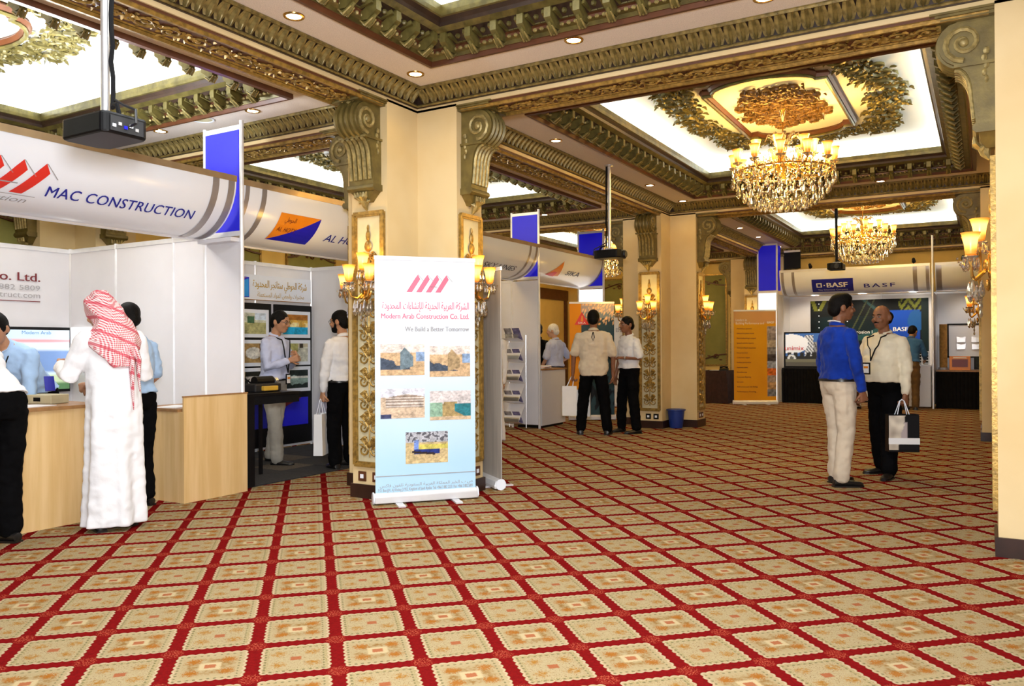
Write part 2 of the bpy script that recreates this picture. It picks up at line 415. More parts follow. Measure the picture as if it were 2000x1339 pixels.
# ---- shared ornament meshes (local z = 0 is the surface, relief hangs to -z)
def scroll_unit():
    mb = MB(); L = .42
    for s_ in (1, -1):
        cx = -s_ * L / 4
        pts = [(cx - L * .25, -s_ * .02)] + spiral((cx, s_ * .012), .085, 1.35, PI * (1.1 if s_ > 0 else -1.1), s_)
        mb.tube(flat3(pts, -.012), [.012] + [.013 - .007 * i / 14 for i in range(15)], 5, 1.2)
        for k in range(9):
            a = k * 2.4 + s_; r = .05 + .045 * (k % 3) / 2
            leafblade(mb, (cx + r * math.cos(a) * 1.1, s_ * .01 + r * math.sin(a)), a + 1.1 * s_, .055, .026, -.006, .014, .012)
        mb.ell((cx, s_ * .012, -.016), (.022, .022, .016), 6, 4)
    for k in range(6): leafblade(mb, (-.02 + .01 * k, 0), k * PI / 3 + .4, .07, .035, -.006, .02, .02)
    return mb
def spray_unit(seed):
    rnd = random.Random(seed); mb = MB()
    for s_ in (1, -1):
        pts = [(s_ * .005, -.02)] + spiral((s_ * .12, .02), .10, 1.3, PI * (1 if s_ > 0 else 0), s_)
        mb.tube(flat3(pts, -.03), [.014] + [.017 - .010 * i / 14 for i in range(15)], 5, 1.2)
        pts = spiral((s_ * .10, -.13), .065, 1.2, PI / 2, -s_, n=10)
        mb.tube(flat3(pts, -.025), [.014 - .008 * i / 10 for i in range(11)], 5, 1.2)
    for k in range(30):
        a = rnd.uniform(0, 2 * PI); r = rnd.uniform(.02, .19)
        leafblade(mb, (r * math.cos(a) * 1.2, r * math.sin(a)), a + rnd.uniform(-.9, .9), rnd.uniform(.045, .085), rnd.uniform(.022, .038), -rnd.uniform(.0, .02), .014, rnd.uniform(.01, .03))
    for k in range(6):
        a = rnd.uniform(0, 2 * PI); mb.ell((.13 * math.cos(a), .12 * math.sin(a), -.035), .017, 6, 4)
    return mb
def modillion_unit():
    mb = MB(); mb.c = 1
    mb.prism([(.135, .03), (.135, -.03), (.19, -.035), (.275, .02), (.275, .11), (.135, .11)], -.026, .026, 'x')
    mb.tube([(0, .15, -.02), (0, .145, -.04), (-.0, .165, -.055), (0, .20, -.045), (0, .25, -.005)], [.010, .018, .024, .022, .012], 6)
    mb.c = 2
    for s_ in (-1, 0, 1): mb.tube([(s_ * .022, .125, -.03), (s_ * .022, .17, -.07), (s_ * .018, .235, -.03)], [.006, .010, .006], 5)
    mb.c = 1
    z = .012
    for p, q in (((-.11, .155), (-.06, .155)), ((-.06, .155), (-.045, .255)), ((.045, .255), (.06, .155)), ((.06, .155), (.11, .155))):
        mb.bar((p[0], p[1], z + p[1] * .25), (q[0], q[1], z + q[1] * .25), .022, .03)
    mb.ell((.11, .235, .055), (.022, .022, .02), 6, 4)
    return mb
def leaf_unit():
    mb = MB(); rows = []
    for i in range(6):
        t = i / 5; y = .022 + .105 * t ** 1.5; z = -.112 + .108 * t; wd = .040 * (.72 + .42 * math.sin(PI * min(1, t * 1.05)))
        ny, nz = .016, -.012
        rows.append([(-wd, y, z), (-wd * .5, y + ny * .5, z + nz * .2), (-wd * .28, y, z), (0, y + ny, z + nz), (wd * .28, y, z), (wd * .5, y + ny * .5, z + nz * .2), (wd, y, z)])
    rows.append([(x * .8, y + .022, z - .012) for x, y, z in rows[-1]])
    return mb.loft(rows, False, False)
U_SCROLL = mesh('scroll_relief', scroll_unit(), 'gold_deep', True)
U_SPRAY = [mesh('acanthus_spray', spray_unit(k), 'gold_green', True) for k in (1, 2, 3)]
U_SPRAY_C = [mesh('acanthus_spray', spray_unit(k), mat('dark_gilt', (.15, .075, .016), .45, .2, .4, 25., .2, 60.), True) for k in (4, 5)]
U_MOD = mesh('modillion', modillion_unit(), ['recess_shade', 'gold_green', 'gold'], True)
U_LEAF = mesh('acanthus_leaf', leaf_unit(), 'gold', True, 60)
def sides(x0, x1, y0, y1):
    return {'x0': (Vector((x0, 0, 0)), Vector((0, 1, 0)), y0, y1, -PI / 2), 'x1': (Vector((x1, 0, 0)), Vector((0, 1, 0)), y0, y1, PI / 2),
            'y0': (Vector((0, y0, 0)), Vector((1, 0, 0)), x0, x1, 0.), 'y1': (Vector((0, y1, 0)), Vector((1, 0, 0)), x0, x1, PI)}
def along(x0, x1, y0, y1, which, pitch, inset=0., lo=None, hi=None):
    """evenly spaced places along the named sides: (x, y, turn)"""
    for k, (b, d, a0, a1, rz) in sides(x0, x1, y0, y1).items():
        if k not in which: continue
        n = max(1, round((a1 - a0 - 2 * inset) / pitch))
        for i in range(n):
            p = b + d * (a0 + inset + (i + .5) * (a1 - a0 - 2 * inset) / n)
            if (lo is None or p.y > lo) and (hi is None or p.y < hi): yield p.x, p.y, rz

def bay(x0, x1, y0, y1, corn, mods, ornament, far=False, ymin=-9, cove_w=20., frame=True):
    # flat ceiling band
    mb = MB().rects(x0, x1, y0, y1, [(-.12, ZC), (.60, ZC)])
    ce = struct('ceiling', mb, 'ceiling')
    cx0, cx1, cy0, cy1 = x0 + .57, x1 - .57, y0 + .57, y1 - .57
    z = ZC
    prof = [(0, z), (0, z - .045), (.035, z - .05), (.05, z - .02), (.06, z - .02), (.075, z + .005), (.125, z + .012), (.13, z + .03), (.15, z + .035), (.27, z + .105), (.275, z + .09), (.325, z + .115), (.335, z + .14), (.36, z + .165), (.375, z + .17), (.38, z + .20), (.38, z + .25), (.20, z + .25)]
    mis = [0, 0, 0, 0, 1, 1, 0, 0, 2, 1, 1, 2, 2, 1, 1, 1, 0]
    mb = MB().rects(cx0, cx1, cy0, cy1, prof, mis)
    obj('coffer_frame', mb, ['redbrown', 'gold_green', 'recess_shade'], ce, True)
    mb = MB().rects(cx0, cx1, cy0, cy1, [(.22, z + .25), (.20, z + .36), (.30, ZT), (.9, ZT)])
    mb.bx(cx0 + .9, cx1 - .9, cy0 + .9, cy1 - .9, ZT, ZT + .02)
    obj('cove', mb, 'cove', ce)
    if mods:
        for x, y, rz in along(cx0, cx1, cy0, cy1, mods, .22, .2):
            if y > ymin: link('modillion', U_MOD, ce, (x, y, z), (0, 0, rz))
        b = MB()
        for x, y, rz in along(cx0, cx1, cy0, cy1, mods, .055, .14):
            if y > ymin:
                n = Vector((-math.sin(rz), math.cos(rz), 0)) * .138
                b.ell((x + n.x, y + n.y, z + .006), (.017, .017, .015), 5, 4)
        stuff(obj('bead_row', b, 'gold_pale', ce, True))
    # cornice against the beams
    prof = [(0, z - .145), (.018, z - .145), (.02, z - .12), (.012, z - .115), (.02, z - .05), (.09, z - .012), (.14, z - .012), (.15, z)]
    tr = struct('cornice', MB().rects(x0, x1, y0, y1, prof), 'recess_shade', None)
    b = MB().rects(x0, x1, y0, y1, [(.0, z - .140), (.026, z - .140), (.034, z - .130), (.026, z - .118), (0, z - .118)])
    b.rects(x0, x1, y0, y1, [(.125, z - .002), (.130, z - .022), (.148, z - .026), (.156, z - .012), (.152, z)])
    obj('bead_moulding', b, 'gold', tr, True)
    if far:
        b = MB(); u = leaf_unit()
        for x, y, rz in along(x0, x1, y0, y1, corn, .10, .1):
            b.T = Matrix.Translation((x, y, z)) @ Matrix.Rotation(rz, 4, 'Z'); b.add(u.v, u.f)
        stuff(obj('leaf_row', b, 'gold', tr, True))
    else:
        for x, y, rz in along(x0, x1, y0, y1, corn, .088, .07):
            if y > ymin: link('acanthus_leaf', U_LEAF, tr, (x, y, z), (0, 0, rz))
    # plaster ornament in the white recess
    mx, my = (x0 + x1) / 2, (y0 + y1) / 2
    if ornament:
        rnd = random.Random(int(mx * 10 + my)); ox, oy = .95, 1.55 if ornament > 1 else 1.5
        for side, n in (('x', 13), ('y', 8)):
            for s_ in (-1, 1):
                for i in range(n):
                    t = (i + .5) / n * 2 - 1
                    p = (mx + s_ * (ox + .10 * math.cos(t * 3)), my + t * (oy + .1)) if side == 'x' else (mx + t * ox, my + s_ * (oy + .10 * math.cos(t * 4)))
                    if abs(p[1]) < 0 or p[1] < ymin: continue
                    link('acanthus_spray', U_SPRAY[i % 3], ce, (p[0] + rnd.uniform(-.04, .04), p[1] + rnd.uniform(-.04, .04), ZT), (0, 0, rnd.uniform(0, 6.28)), (1.05, 1.05, 1.25))
        # raised central frame with bowed ends
        L, hw = 1.0, .62
        arc = [(mx - .52 * math.cos(PI * k / 12), my + L + .30 * math.sin(PI * k / 12)) for k in range(13)]
        path = [(mx - hw, my - L), (mx - hw, my + L)] + arc + [(mx + hw, my + L), (mx + hw, my - L)] + [(2 * mx - x, 2 * my - y) for x, y in arc]
        path = [Vector((x, y, ZT)) for x, y in path] + [Vector((path[0][0], path[0][1], ZT))]
        b = MB()
        b.tube([p + Vector((0, 0, -.03)) for p in path], .045, 6, .8, up=(0, 0, 1)); obj('centre_frame', b, 'redbrown', ce, True)
        b = MB(); b.tube([p + Vector((0, 0, -.075)) for p in path], .018, 6, up=(0, 0, 1)); obj('frame_bead', b, 'gold_green', ce, True)
        for i in range(32):
            a = i * 2.399; r = math.sqrt((i + .5) / 32)
            link('acanthus_spray', U_SPRAY_C[i % 2], ce, (mx + .40 * r * math.cos(a), my + .78 * r * math.sin(a), ZT), (0, 0, a), (.75, .75, 1.3))
    # hidden cove lamps
    for ax, s_ in ((0, -1), (0, 1), (1, -1), (1, 1)):
        ln = (y1 - y0 - 1.7) if ax == 0 else (x1 - x0 - 1.7)
        p = (mx + s_ * ((x1 - x0) / 2 - .80), my, z + .27) if ax == 0 else (mx, my + s_ * ((y1 - y0) / 2 - .80), z + .27)
        # facing up and towards the middle
        d = Vector((-s_ * .65, 0, 1)) if ax == 0 else Vector((0, -s_ * .65, 1))
        l = lamp('cove_lamp', 'AREA', p, cove_w * ln, COOL, .08 if ax == 0 else ln, ln if ax == 0 else .08)
        l.rotation_euler = d.to_track_quat('-Z', 'Y').to_euler() if ax == 1 else (0, math.atan2(-d.x, -d.z) if False else PI + math.atan2(d.x, d.z), 0)
    return ce
H = .2
bay(XL + H, XR - H, Y0 + H, Y1 - H, ('x0', 'y1'), ('x0', 'y1'), 0, False, 1.0, COVE)
bay(XL + H, XR - H, Y1 + H, Y2 - H, ('x0', 'y1', 'y0', 'x1'), ('x0', 'x1', 'y1'), 2, False, 6.2, COVE)
bay(XL + H, XR - H, Y2 + H, Y3 - H, ('x0', 'y1', 'x1'), ('x0', 'x1', 'y1'), 1, True, -9, COVE)
bay(XW + H, XL - H, Y0 + H, Y1 - H, ('x1', 'y1'), ('x1', 'y1'), 1, False, 2.0, COVE * 1.3)
bay(XW + H, XL - H, Y1 + H, Y2 - H, ('x1', 'y1', 'y0'), ('x0', 'x1', 'y1'), 1, False, 6.2, COVE)
bay(XW + H, XL - H, Y2 + H, Y3 - H, ('x1', 'y1'), ('x0', 'y1'), 1, True, -9, COVE)
struct('ceiling', MB().bx(XR + H, 6.3, -1.2, 20.4, ZC, ZC + .05), 'ceiling')
struct('ceiling', MB().bx(-10.4, 6.4, -1.4, 20.5, 4.4, 4.5), 'black_matt')  # unseen slab added above the bays to block light

# ---- beams on the column lines
def beam(p, q, scroll=True, lo=.66, hi=.66):
    p, q = Vector((p[0], p[1], 0)), Vector((q[0], q[1], 0)); d = (q - p); L = d.length; rz = math.atan2(d.y, d.x)
    b = struct('beam', MB().bx(0, L, -H, H, ZB, 4.4), 'plaster'); b.location = (p.x, p.y, 0); b.rotation_euler = (0, 0, rz)
    m_ = MB(); m_.bx(lo, L - hi, -.185, .185, ZB - .022, ZB)
    obj('soffit_board', m_, 'redbrown', b)
    m_ = MB()
    for s_ in (-1, 1):
        m_.tube([(lo, s_ * .168, ZB - .028), (L - hi, s_ * .168, ZB - .028)], .022, 6); m_.tube([(lo, s_ * .128, ZB - .022), (L - hi, s_ * .128, ZB - .022)], .010, 5)
    obj('edge_moulding', m_, 'gold_deep', b, True)
    if scroll:
        n = round((L - lo - hi - .1) / .40)
        for i in range(n): link('scroll_relief', U_SCROLL, b, (lo + .05 + (i + .5) * (L - lo - hi - .1) / n, 0, ZB - .02), (0, 0, 0 if i % 2 else PI), (1, .95, .8))
beam((XL, Y0), (XL, Y1)); beam((XL, Y1), (XL, Y2)); beam((XL, Y2), (XL, Y3))
beam((XL, Y1), (XR, Y1)); beam((XL, Y2), (XR, Y2)); beam((XL, Y3), (XR, Y3), False)
beam((XW, Y1), (XL, Y1)); beam((XW, Y2), (XL, Y2)); beam((XW, Y3), (XL, Y3), False)
beam((XR, Y0), (XR, Y1), False); beam((XR, Y1), (XR, Y2)); beam((XR, Y2), (XR, Y3), False)
beam((XW, Y0), (XW, Y1), False); beam((XW, Y1), (XW, Y2), False); beam((XW, Y2), (XW, Y3), False)

# ---- columns
M['gold_olive'] = mat('olive_gold_bracket', (.165, .120, .032), .45, .2, .3, 9., .12, 40.)
def plus(a, e): return [(-a, -e), (a, -e), (a, -a), (e, -a), (e, a), (a, a), (a, e), (-a, e), (-a, a), (-e, a), (-e, -a), (-a, -a)]
def bracket_meshes():
    # x across, y outwards from the arm face, z up; side view (y, z)
    def arcp(c, r, a0, a1, n): return [(c[0] + r * math.cos(a0 + (a1 - a0) * i / n), c[1] + r * math.sin(a0 + (a1 - a0) * i / n)) for i in range(n + 1)]
    out = {}
    vol = [(0, 3.395), (.16, 3.395)] + arcp((.17, 3.255), .145, PI * .45, -PI * .62, 12) + [(.085, 3.10), (0, 3.10)]
    m_ = MB().prism(vol, -.125, .125, 'x')
    for xx in (-.085, -.03, .03, .085): m_.tube([(xx, y, z_) for y, z_ in arcp((.17, 3.255), .150, PI * .5, -PI * .6, 12)], .017, 5)
    out['volute'] = (m_, 'gold_olive')
    for s_ in (-1, 1):
        m_ = MB(); pts = [(s_ * .128, y, z_) for y, z_ in spiral((.17, 3.255), .118, 1.7, -PI * .5, s_ * 0 + 1, .86, 22)]
        m_.tube(pts, [.020 - .008 * i / 22 for i in range(23)], 6)
        m_.ell((s_ * .13, .17, 3.255), (.018, .03, .03), 8, 5)
        out['volute_scroll' + ' ' * (s_ > 0)] = (m_, 'gold_pale')
    m_ = MB(); m_.ell((0, .24, 3.405), (.035, .04, .03), 8, 5); out['top_knob'] = (m_, 'gold_pale')
    for s_ in (-1, 1):
        m_ = MB()
        for k in range(5): m_.ell((s_ * .135, .045 + .012 * (k % 2), 3.18 - .045 * k), (.014, .022 - .002 * k, .026), 6, 4)
        out['husk_drop' + ' ' * (s_ > 0)] = (m_, 'gold_pale')
    body = [(0, 3.10), (.215, 3.10)] + [(.215 - .095 * math.sin(PI / 2 * t / 8) ** 1.0, 3.10 - .19 * (1 - math.cos(PI / 2 * t / 8))) for t in range(1, 9)] + [(.105, 2.72), (0, 2.72)]
    m_ = MB().prism(body, -.135, .135, 'x'); m_.bx(-.15, .15, 0, .225, 3.095, 3.115)
    out['bracket_body'] = (m_, 'gold_olive')
    m_ = MB()
    fr = [(.222 - .095 * math.sin(PI / 2 * t / 8), 3.09 - .19 * (1 - math.cos(PI / 2 * t / 8))) for t in range(0, 9)] + [(.112, 2.76)]
    for xx in (-.105, -.0525, 0, .0525, .105): m_.tube([(xx, y, z_) for y, z_ in fr], .017, 6)
    out['fluting'] = (m_, 'gold_pale')
    m_ = MB().prism([(0, 2.72), (.115, 2.72), (.125, 2.705), (.125, 2.685), (.105, 2.665), (0, 2.665)], -.148, .148, 'x')
    m_.loft([[(-.13, 0, 2.665), (.13, 0, 2.665), (.13, .09, 2.665), (-.13, .09, 2.665)], [(-.075, 0, 2.61), (.075, 0, 2.61), (.075, .075, 2.61), (-.075, .075, 2.61)], [(-.05, 0, 2.58), (.05, 0, 2.58), (.05, .05, 2.58), (-.05, .05, 2.58)]])
    out['bracket_foot'] = (m_, 'gold_olive')
    m_ = MB(); m_.tube([(0, .06, 2.60), (0, .055, 2.55), (0, .03, 2.51)], [.045, .03, .008], 7)
    for k in range(5): m_.tube([(0, .07, 2.575), ((k - 2) * .028, .115, 2.62), ((k - 2) * .034, .118, 2.655)], [.012, .018, .006], 5)
    for k in (-1, 1): m_.tube([(0, .06, 2.60), (k * .045, .075, 2.575), (k * .06, .06, 2.59)], [.014, .016, .006], 5)
    out['pendant_leaf'] = (m_, 'gold_pale')
    m_ = MB()
    for i, (e, za, zb) in enumerate(((.30, 3.395, 3.415), (.33, 3.415, 3.43), (.36, 3.43, 3.444))): m_.bx(-.185 - .014 * i, .185 + .014 * i, 0, e, za, zb)
    out['abacus'] = (m_, 'gold_olive')
    return {k: mesh(k.strip(), a, b_, True) for k, (a, b_) in out.items()}
BRK = bracket_meshes()
def panel_meshes():
    x, z0, z1 = .163, .29, 2.49
    m_ = MB()
    for k, (a, th) in enumerate(((x, .030), (x - .022, .018))):
        pr = [(-a, z0 + .163 - a), (a, z0 + .163 - a), (a, z1 - .163 + a), (-a, z1 - .163 + a)]
        for i in range(4): m_.bar((pr[i][0], .012, pr[i][1]), (pr[(i + 1) % 4][0], .012, pr[(i + 1) % 4][1]), th, .035 if k == 0 else .025, (0, 1, 0))
    fr = mesh('panel_frame', m_, 'gold_deep', False)
    bd = mesh('panel_board', MB().bx(-x, x, 0, .006, z0, z1), 'panel_grey')
    m_ = MB(); rnd = random.Random(4)
    def blade(px, pz, a, L, wd):
        sub = MB(); leafblade(sub, (px, pz), a, L, wd, 0, .012, .012); m_.add([(p[0], .008 - p[2], p[1]) for p in sub.v], sub.f)
    def curl(cx, cz, r, s_, a0): m_.tube([(p[0], .016, p[1]) for p in spiral((cx, cz), r, 1.25, a0, s_, .8, 11)], [.010 - .005 * i / 11 for i in range(12)], 5)
    zz = .42
    m_.tube([(0, .012, .36), (0, .012, 2.30)], .007, 5)
    while zz < 2.1:
        kind = int(zz * 10) % 3
        for s_ in (-1, 1):
            curl(s_ * .062, zz, .048, s_, PI if s_ > 0 else 0); curl(s_ * .05, zz + .085, .032, -s_, -PI / 2)
            for k in range(5): blade(s_ * .02, zz + .03 * k, (PI / 2 - s_ * (.5 + .35 * k)), .085, .035)
            blade(s_ * .06, zz + .03, PI / 2 - s_ * 1.2, .06, .03)
        m_.ell((0, .016, zz + .05), (.024, .016, .03), 7, 5)
        if kind == 0:
            for k in range(7): blade(0, zz + .13, k * 2 * PI / 7, .055, .03)
        zz += .20
    m_.ell((0, .02, 2.20), (.042, .02, .05), 8, 6); m_.ell((0, .02, 2.29), (.022, .018, .05), 8, 6); m_.ell((0, .02, 2.36), (.012, .012, .03), 6, 4)
    for s_ in (-1, 1): curl(s_ * .045, 2.13, .035, s_, PI if s_ > 0 else 0)
    rl = mesh('panel_relief', m_, 'gold_deep', True)
    return fr, bd, rl
PFR, PBD, PRL = panel_meshes()
SOCK = MB(); SOCK.bx(-.042, .042, 0, .010, -.042, .042)
U_SOCK = mesh('socket_plate', SOCK, 'redbrown'); U_SOCK_B = mesh('socket_plate', SOCK, 'black')
U_SOCKI = mesh('socket_insert', MB().bx(-.018, .018, .010, .014, -.018, .018), 'white_gloss')
def column(x, y, label, arms=(0, 1, 2, 3), socks=()):
    t = thing('column', label, 'column', (x, y, 0)); t['kind'] = 'thing'
    obj('shaft', MB().prism(plus(.2, .63), .0, 3.46), 'plaster', t)
    m_ = MB().prism(plus(.218, .648), 0, .12); obj('skirting', m_, 'skirting', t)
    for a in arms:
        rz = a * PI / 2; d = Vector((-math.sin(rz), math.cos(rz), 0)) * .63
        br = link('bracket', BRK['bracket_body'], t, d, (0, 0, rz))
        for k, me in BRK.items():
            if k != 'bracket_body': link(k.strip(), me, br)
        link('panel_frame', PFR, t, d, (0, 0, rz)); link('panel_board', PBD, t, d, (0, 0, rz)); link('panel_relief', PRL, t, d, (0, 0, rz))
    for a, dx, col in socks:
        rz = a * PI / 2; d = Matrix.Rotation(rz, 4, 'Z') @ Vector((dx, .63, .19))
        s_ = link('socket', U_SOCK_B if col else U_SOCK, t, d, (0, 0, rz)); link('socket_insert', U_SOCKI, s_)
    return t
# arm 0 = north, 1 = west, 2 = south, 3 = east
column(XL, Y1, 'cream cross-shaped column with gilded panels behind the white and blue company banner', (0, 1, 2, 3), ((2, .09, 0), (2, -.07, 0), (3, -.1, 0)))
column(XL, Y2, 'cream cross-shaped column with gilded panels beside the blue waste bin', (0, 1, 2, 3), ((2, .03, 1), (2, -.10, 1), (3, .06, 0), (3, -.06, 0)))
column(XR, Y1, 'pale cream column cut off by the picture edge, closest to the camera', (1, 2))
column(XR - .10, Y2, 'yellow column beyond the close cream one, beside the booth with the orange box', (1, 2), ((1, -.12, 0),))
column(XL - .13, Y3, 'yellow column against the end wall behind the orange list banner', (1, 2, 3))
column(XW, Y1, 'yellow wall column rising above the back wall of the closest white booth', (2, 3))
column(XW, Y2, 'yellow wall column on the west wall beyond the dark photo board booth', (2, 3))
# ---- wall panels in green with gilt corners
def green_panel(parent, x, y, rz, wd, z0, z1):
    T = Matrix.Translation((x, y, 0)) @ Matrix.Rotation(rz, 4, 'Z')
    m_ = MB(); m_.T = T; m_.bx(-wd / 2, wd / 2, 0, .02, z0, z1); p = obj('green_panel', m_, 'green_wall', parent)
    m_ = MB(); m_.T = T
    for zz, s_ in ((z1, -1), (z0, 1)):
        pts = [(wd * (-.5 + i / 12.), .03, zz + s_ * (.12 + .16 * abs(math.sin(PI * (i / 12. - .5))) ** 1.5)) for i in range(13)]
        m_.tube(pts, .018, 5)
        for cx in (-wd * .33, 0, wd * .33): m_.tube([(a_[0], .03, a_[1]) for a_ in spiral((cx, zz + s_ * .22), .07, 1.3, 0, 1, .8, 11)], .014, 5)
        for k in range(9): m_.ell((wd * (-.4 + .1 * k), .03, zz + s_ * (.14 + .05 * (k % 3))), (.04, .016, .02), 6, 4)
    obj('gilt_scroll', m_, 'redbrown', p, True)
    m_ = MB(); m_.T = T
    for a_, b_ in (((-wd / 2, z0), (wd / 2, z0)), ((wd / 2, z0), (wd / 2, z1)), ((wd / 2, z1), (-wd / 2, z1)), ((-wd / 2, z1), (-wd / 2, z0))): m_.bar((a_[0], .02, a_[1]), (b_[0], .02, b_[1]), .04, .03, (0, 1, 0))
    obj('panel_moulding', m_, 'gold_deep', p)
WW = bpy.data.objects['wall_west']; WN = bpy.data.objects['wall_north']
for y, wd in ((4.6, 1.9), (2.4, 1.6), (8.3, 1.6), (10.25, 1.15), (11.8, 1.0), (14.6, 1.6), (16.6, 1.5)): green_panel(WW, -10.1, y, -PI / 2, wd, .85, 3.12)
for x, wd in ((-6.35, 1.5), (-8.5, 1.5)): green_panel(WN, x, 20.2, PI, wd, .82, 3.12)
dr = struct('door_1', MB().bx(-10.1, -9.98, 17.75, 20.05, 2.58, 2.86), 'redbrown')
m_ = MB(); m_.bx(-10.1, -10.0, 17.75, 17.9, 0, 2.58); m_.bx(-10.1, -10.0, 19.9, 20.05, 0, 2.58); obj('door_jamb', m_, 'redbrown', dr)
obj('door_leaf', MB().bx(-10.09, -10.05, 17.9, 19.9, .01, 2.58), 'yellow_wall', dr)
# ------------------------------------------------------------------ recessed downlights
m_ = MB(); m_.lathe([(.053, .001), (.053, -.004), (.058, -.010), (.072, -.008), (.076, 0), (.076, .004)], 16, caps=False)
U_RING = mesh('trim_ring', m_, 'brass', True)
U_LAMP = mesh('lamp_face', MB().lathe([(.001, -.006), (.050, -.004), (.053, .001)], 14), 'lamp')
def ordinal(i): return ['first', 'second', 'third', 'fourth', 'fifth', 'sixth'][i]
def downlights(bayname, items):
    for side, pts in items.items():
        for i, (x, y) in enumerate(pts):
            lab = f'downlight, {ordinal(i)} from the camera, in the {side} band of the {bayname}' if len(pts) > 1 else f'downlight alone in the {side} band of the {bayname}'
            t = thing('downlight', lab, 'light', (x, y, ZC), 0, 'recessed ceiling downlights')
            link('trim_ring', U_RING, t); link('lamp_face', U_LAMP, t)
            lamp('downlight_lamp', 'SPOT', (x, y, ZC - .03), DOWN, WARM, .04, spot=110, blend=.8)
xa, xb, xc, xd = XL + .51, -2.64, -1.24, XR - .51
downlights('closest ceiling bay', {'booth-side': [(xa, 4.02), (xa, 5.40)], 'far': [(xb, 5.42), (xc, 5.42)]})
downlights('big chandelier bay', {'booth-side': [(xa, 7.97), (xa, 10.89), (xa, 12.35)], 'far': [(xb, 12.35), (xc, 12.35), (xd, 12.35)], 'east': [(xd, 9.4), (xd, 10.9)]})
downlights('far chandelier bay', {'booth-side': [(xa, 14.3), (xa, 15.8), (xa, 17.3), (xa, 19.3)], 'east': [(xd, 15.0), (xd, 17.2)]})
downlights('bay over the closest booth', {'aisle-side': [(XL - .51, 3.3)], 'far': [(-7.5, 5.42), (-6.1, 5.42)]})
downlights('bay behind the banner column', {'aisle-side': [(XL - .51, 8.0), (XL - .51, 9.4), (XL - .51, 10.9), (XL - .51, 12.3)], 'far': [(-6.6, 12.35), (-8.0, 12.35)]})
downlights('end bay beyond the booths', {'aisle-side': [(XL - .51, 14.5), (XL - .51, 16.4), (XL - .51, 18.2)]})
t = thing('ceiling_speaker', 'flat white round ceiling speaker between two downlights over the closest booth', 'speaker', (-6.75, 5.35, ZC))
obj('speaker_rim', MB().lathe([(.10, .002), (.102, -.008), (.118, -.010), (.122, .002)], 20), 'white_gloss', t, True)
obj('speaker_grille', MB().lathe([(.001, -.004), (.10, -.005), (.10, .002)], 20), 'panel_grey', t)

# ------------------------------------------------------------------ glass lamps
def drop_mb(L=.07, r=.014):
    return MB().lathe([(.0012, 0), (r * .35, -.10 * L), (r * .55, -.30 * L), (r, -.68 * L), (r * .6, -.9 * L), (.001, -L)], 6)
U_DROP = mesh('crystal_drop', drop_mb(), 'crystal'); U_DROPB = mesh('crystal_drop', drop_mb(.11, .022), 'crystal')
U_SHADE = mesh('glass_shade', MB().lathe([(.018, 0), (.030, .008), (.036, .03), (.038, .06), (.044, .09), (.056, .125), (.060, .130), (.052, .122), (.038, .09), (.032, .05), (.026, .015), (.01, .006)], 14, caps=False), 'shade_amber', True)
U_CUP = mesh('crystal_cup', MB().lathe([(.006, -.035), (.02, -.02), (.045, -.006), (.05, .0), (.045, .004), (.012, .0)], 12), 'glass_clear', True)
def sconce_proto():
    t = thing('wall_sconce', '', 'lamp')
    m_ = MB(); m_.ell((0, .015, .0), (.055, .02, .10), 12, 8); m_.ell((0, .03, 0), (.03, .03, .045), 10, 6); m_.ell((0, .03, -.13), (.02, .015, .04), 8, 5)
    obj('backplate', m_, 'brass', t, True)
    for (sx, oy, oz) in ((0, .075, .15), (-.115, .125, .05), (.115, .125, .05)):
        a = obj('arm', MB().tube([(0, .03, -.02), (sx * .35, .10, -.09), (sx * .8, oy * .95, -.07), (sx, oy, oz - .05), (sx, oy, oz)], [.012, .011, .010, .010, .009], 7), 'brass', t, True)
        link('crystal_cup', U_CUP, a, (sx, oy, oz)); link('glass_shade', U_SHADE, a, (sx, oy, oz + .008), (0, 0, 0), (1.0, 1.0, 1.12))
        for k in range(7):
            q = 2 * PI * k / 7; link('crystal_drop', U_DROP, t, (sx + .043 * math.cos(q), oy + .043 * math.sin(q), oz - .008))
    for k in range(9):
        q = PI * (k + .5) / 9; link('crystal_drop', U_DROPB, t, (.085 * math.cos(q), .05 + .085 * math.sin(q), -.10 - .03 * (k % 2)))
    for k in range(5): link('crystal_drop', U_DROP, t, ((k - 2) * .022, .07, -.17 - .05 * (2 - abs(k - 2))))
    m_ = MB()
    for s_ in (-1, 1):
        for i in range(9):
            u = i / 8; m_.ell((s_ * .125 * u, .12 + .08 * u, .10 - .06 * u - .07 * math.sin(PI * u)), .008, 5, 3)
    stuff(obj('bead_chain', m_, 'crystal', t))
    return t
SCN = [None]
def sconce(x, y, z, a, label, e=1.):
    rz = a * PI / 2
    if SCN[0] is None: SCN[0] = sconce_proto(); s_ = SCN[0]; s_.location = (x, y, z); s_.rotation_euler = (0, 0, rz); s_['label'] = label
    else: s_ = dup(SCN[0], (x, y, z), rz, label)
    s_['group'] = 'crystal wall sconces'
    d = Vector((-math.sin(rz), math.cos(rz), 0))
    lamp('sconce_lamp', 'POINT', Vector((x, y, z + .30)) + d * .30, SCONCE * e, AMBER, .08)
E_ = .645
sconce(XL, Y1 - E_, 1.83, 2, 'three-lamp crystal sconce on the banner column, on the booth side of the banner')
sconce(XL + E_, Y1, 1.83, 3, 'three-lamp crystal sconce on the banner column, peeping out on the aisle side of the banner')
sconce(XL - E_, Y1, 1.83, 1, 'three-lamp crystal sconce on the hidden west arm of the banner column')
sconce(XL, Y2 - E_, 1.83, 2, 'lit crystal sconce on the gilded panel above the two black sockets')
sconce(XL - E_, Y2, 1.83, 1, 'lit crystal sconce behind the two talking men, seen from its side')
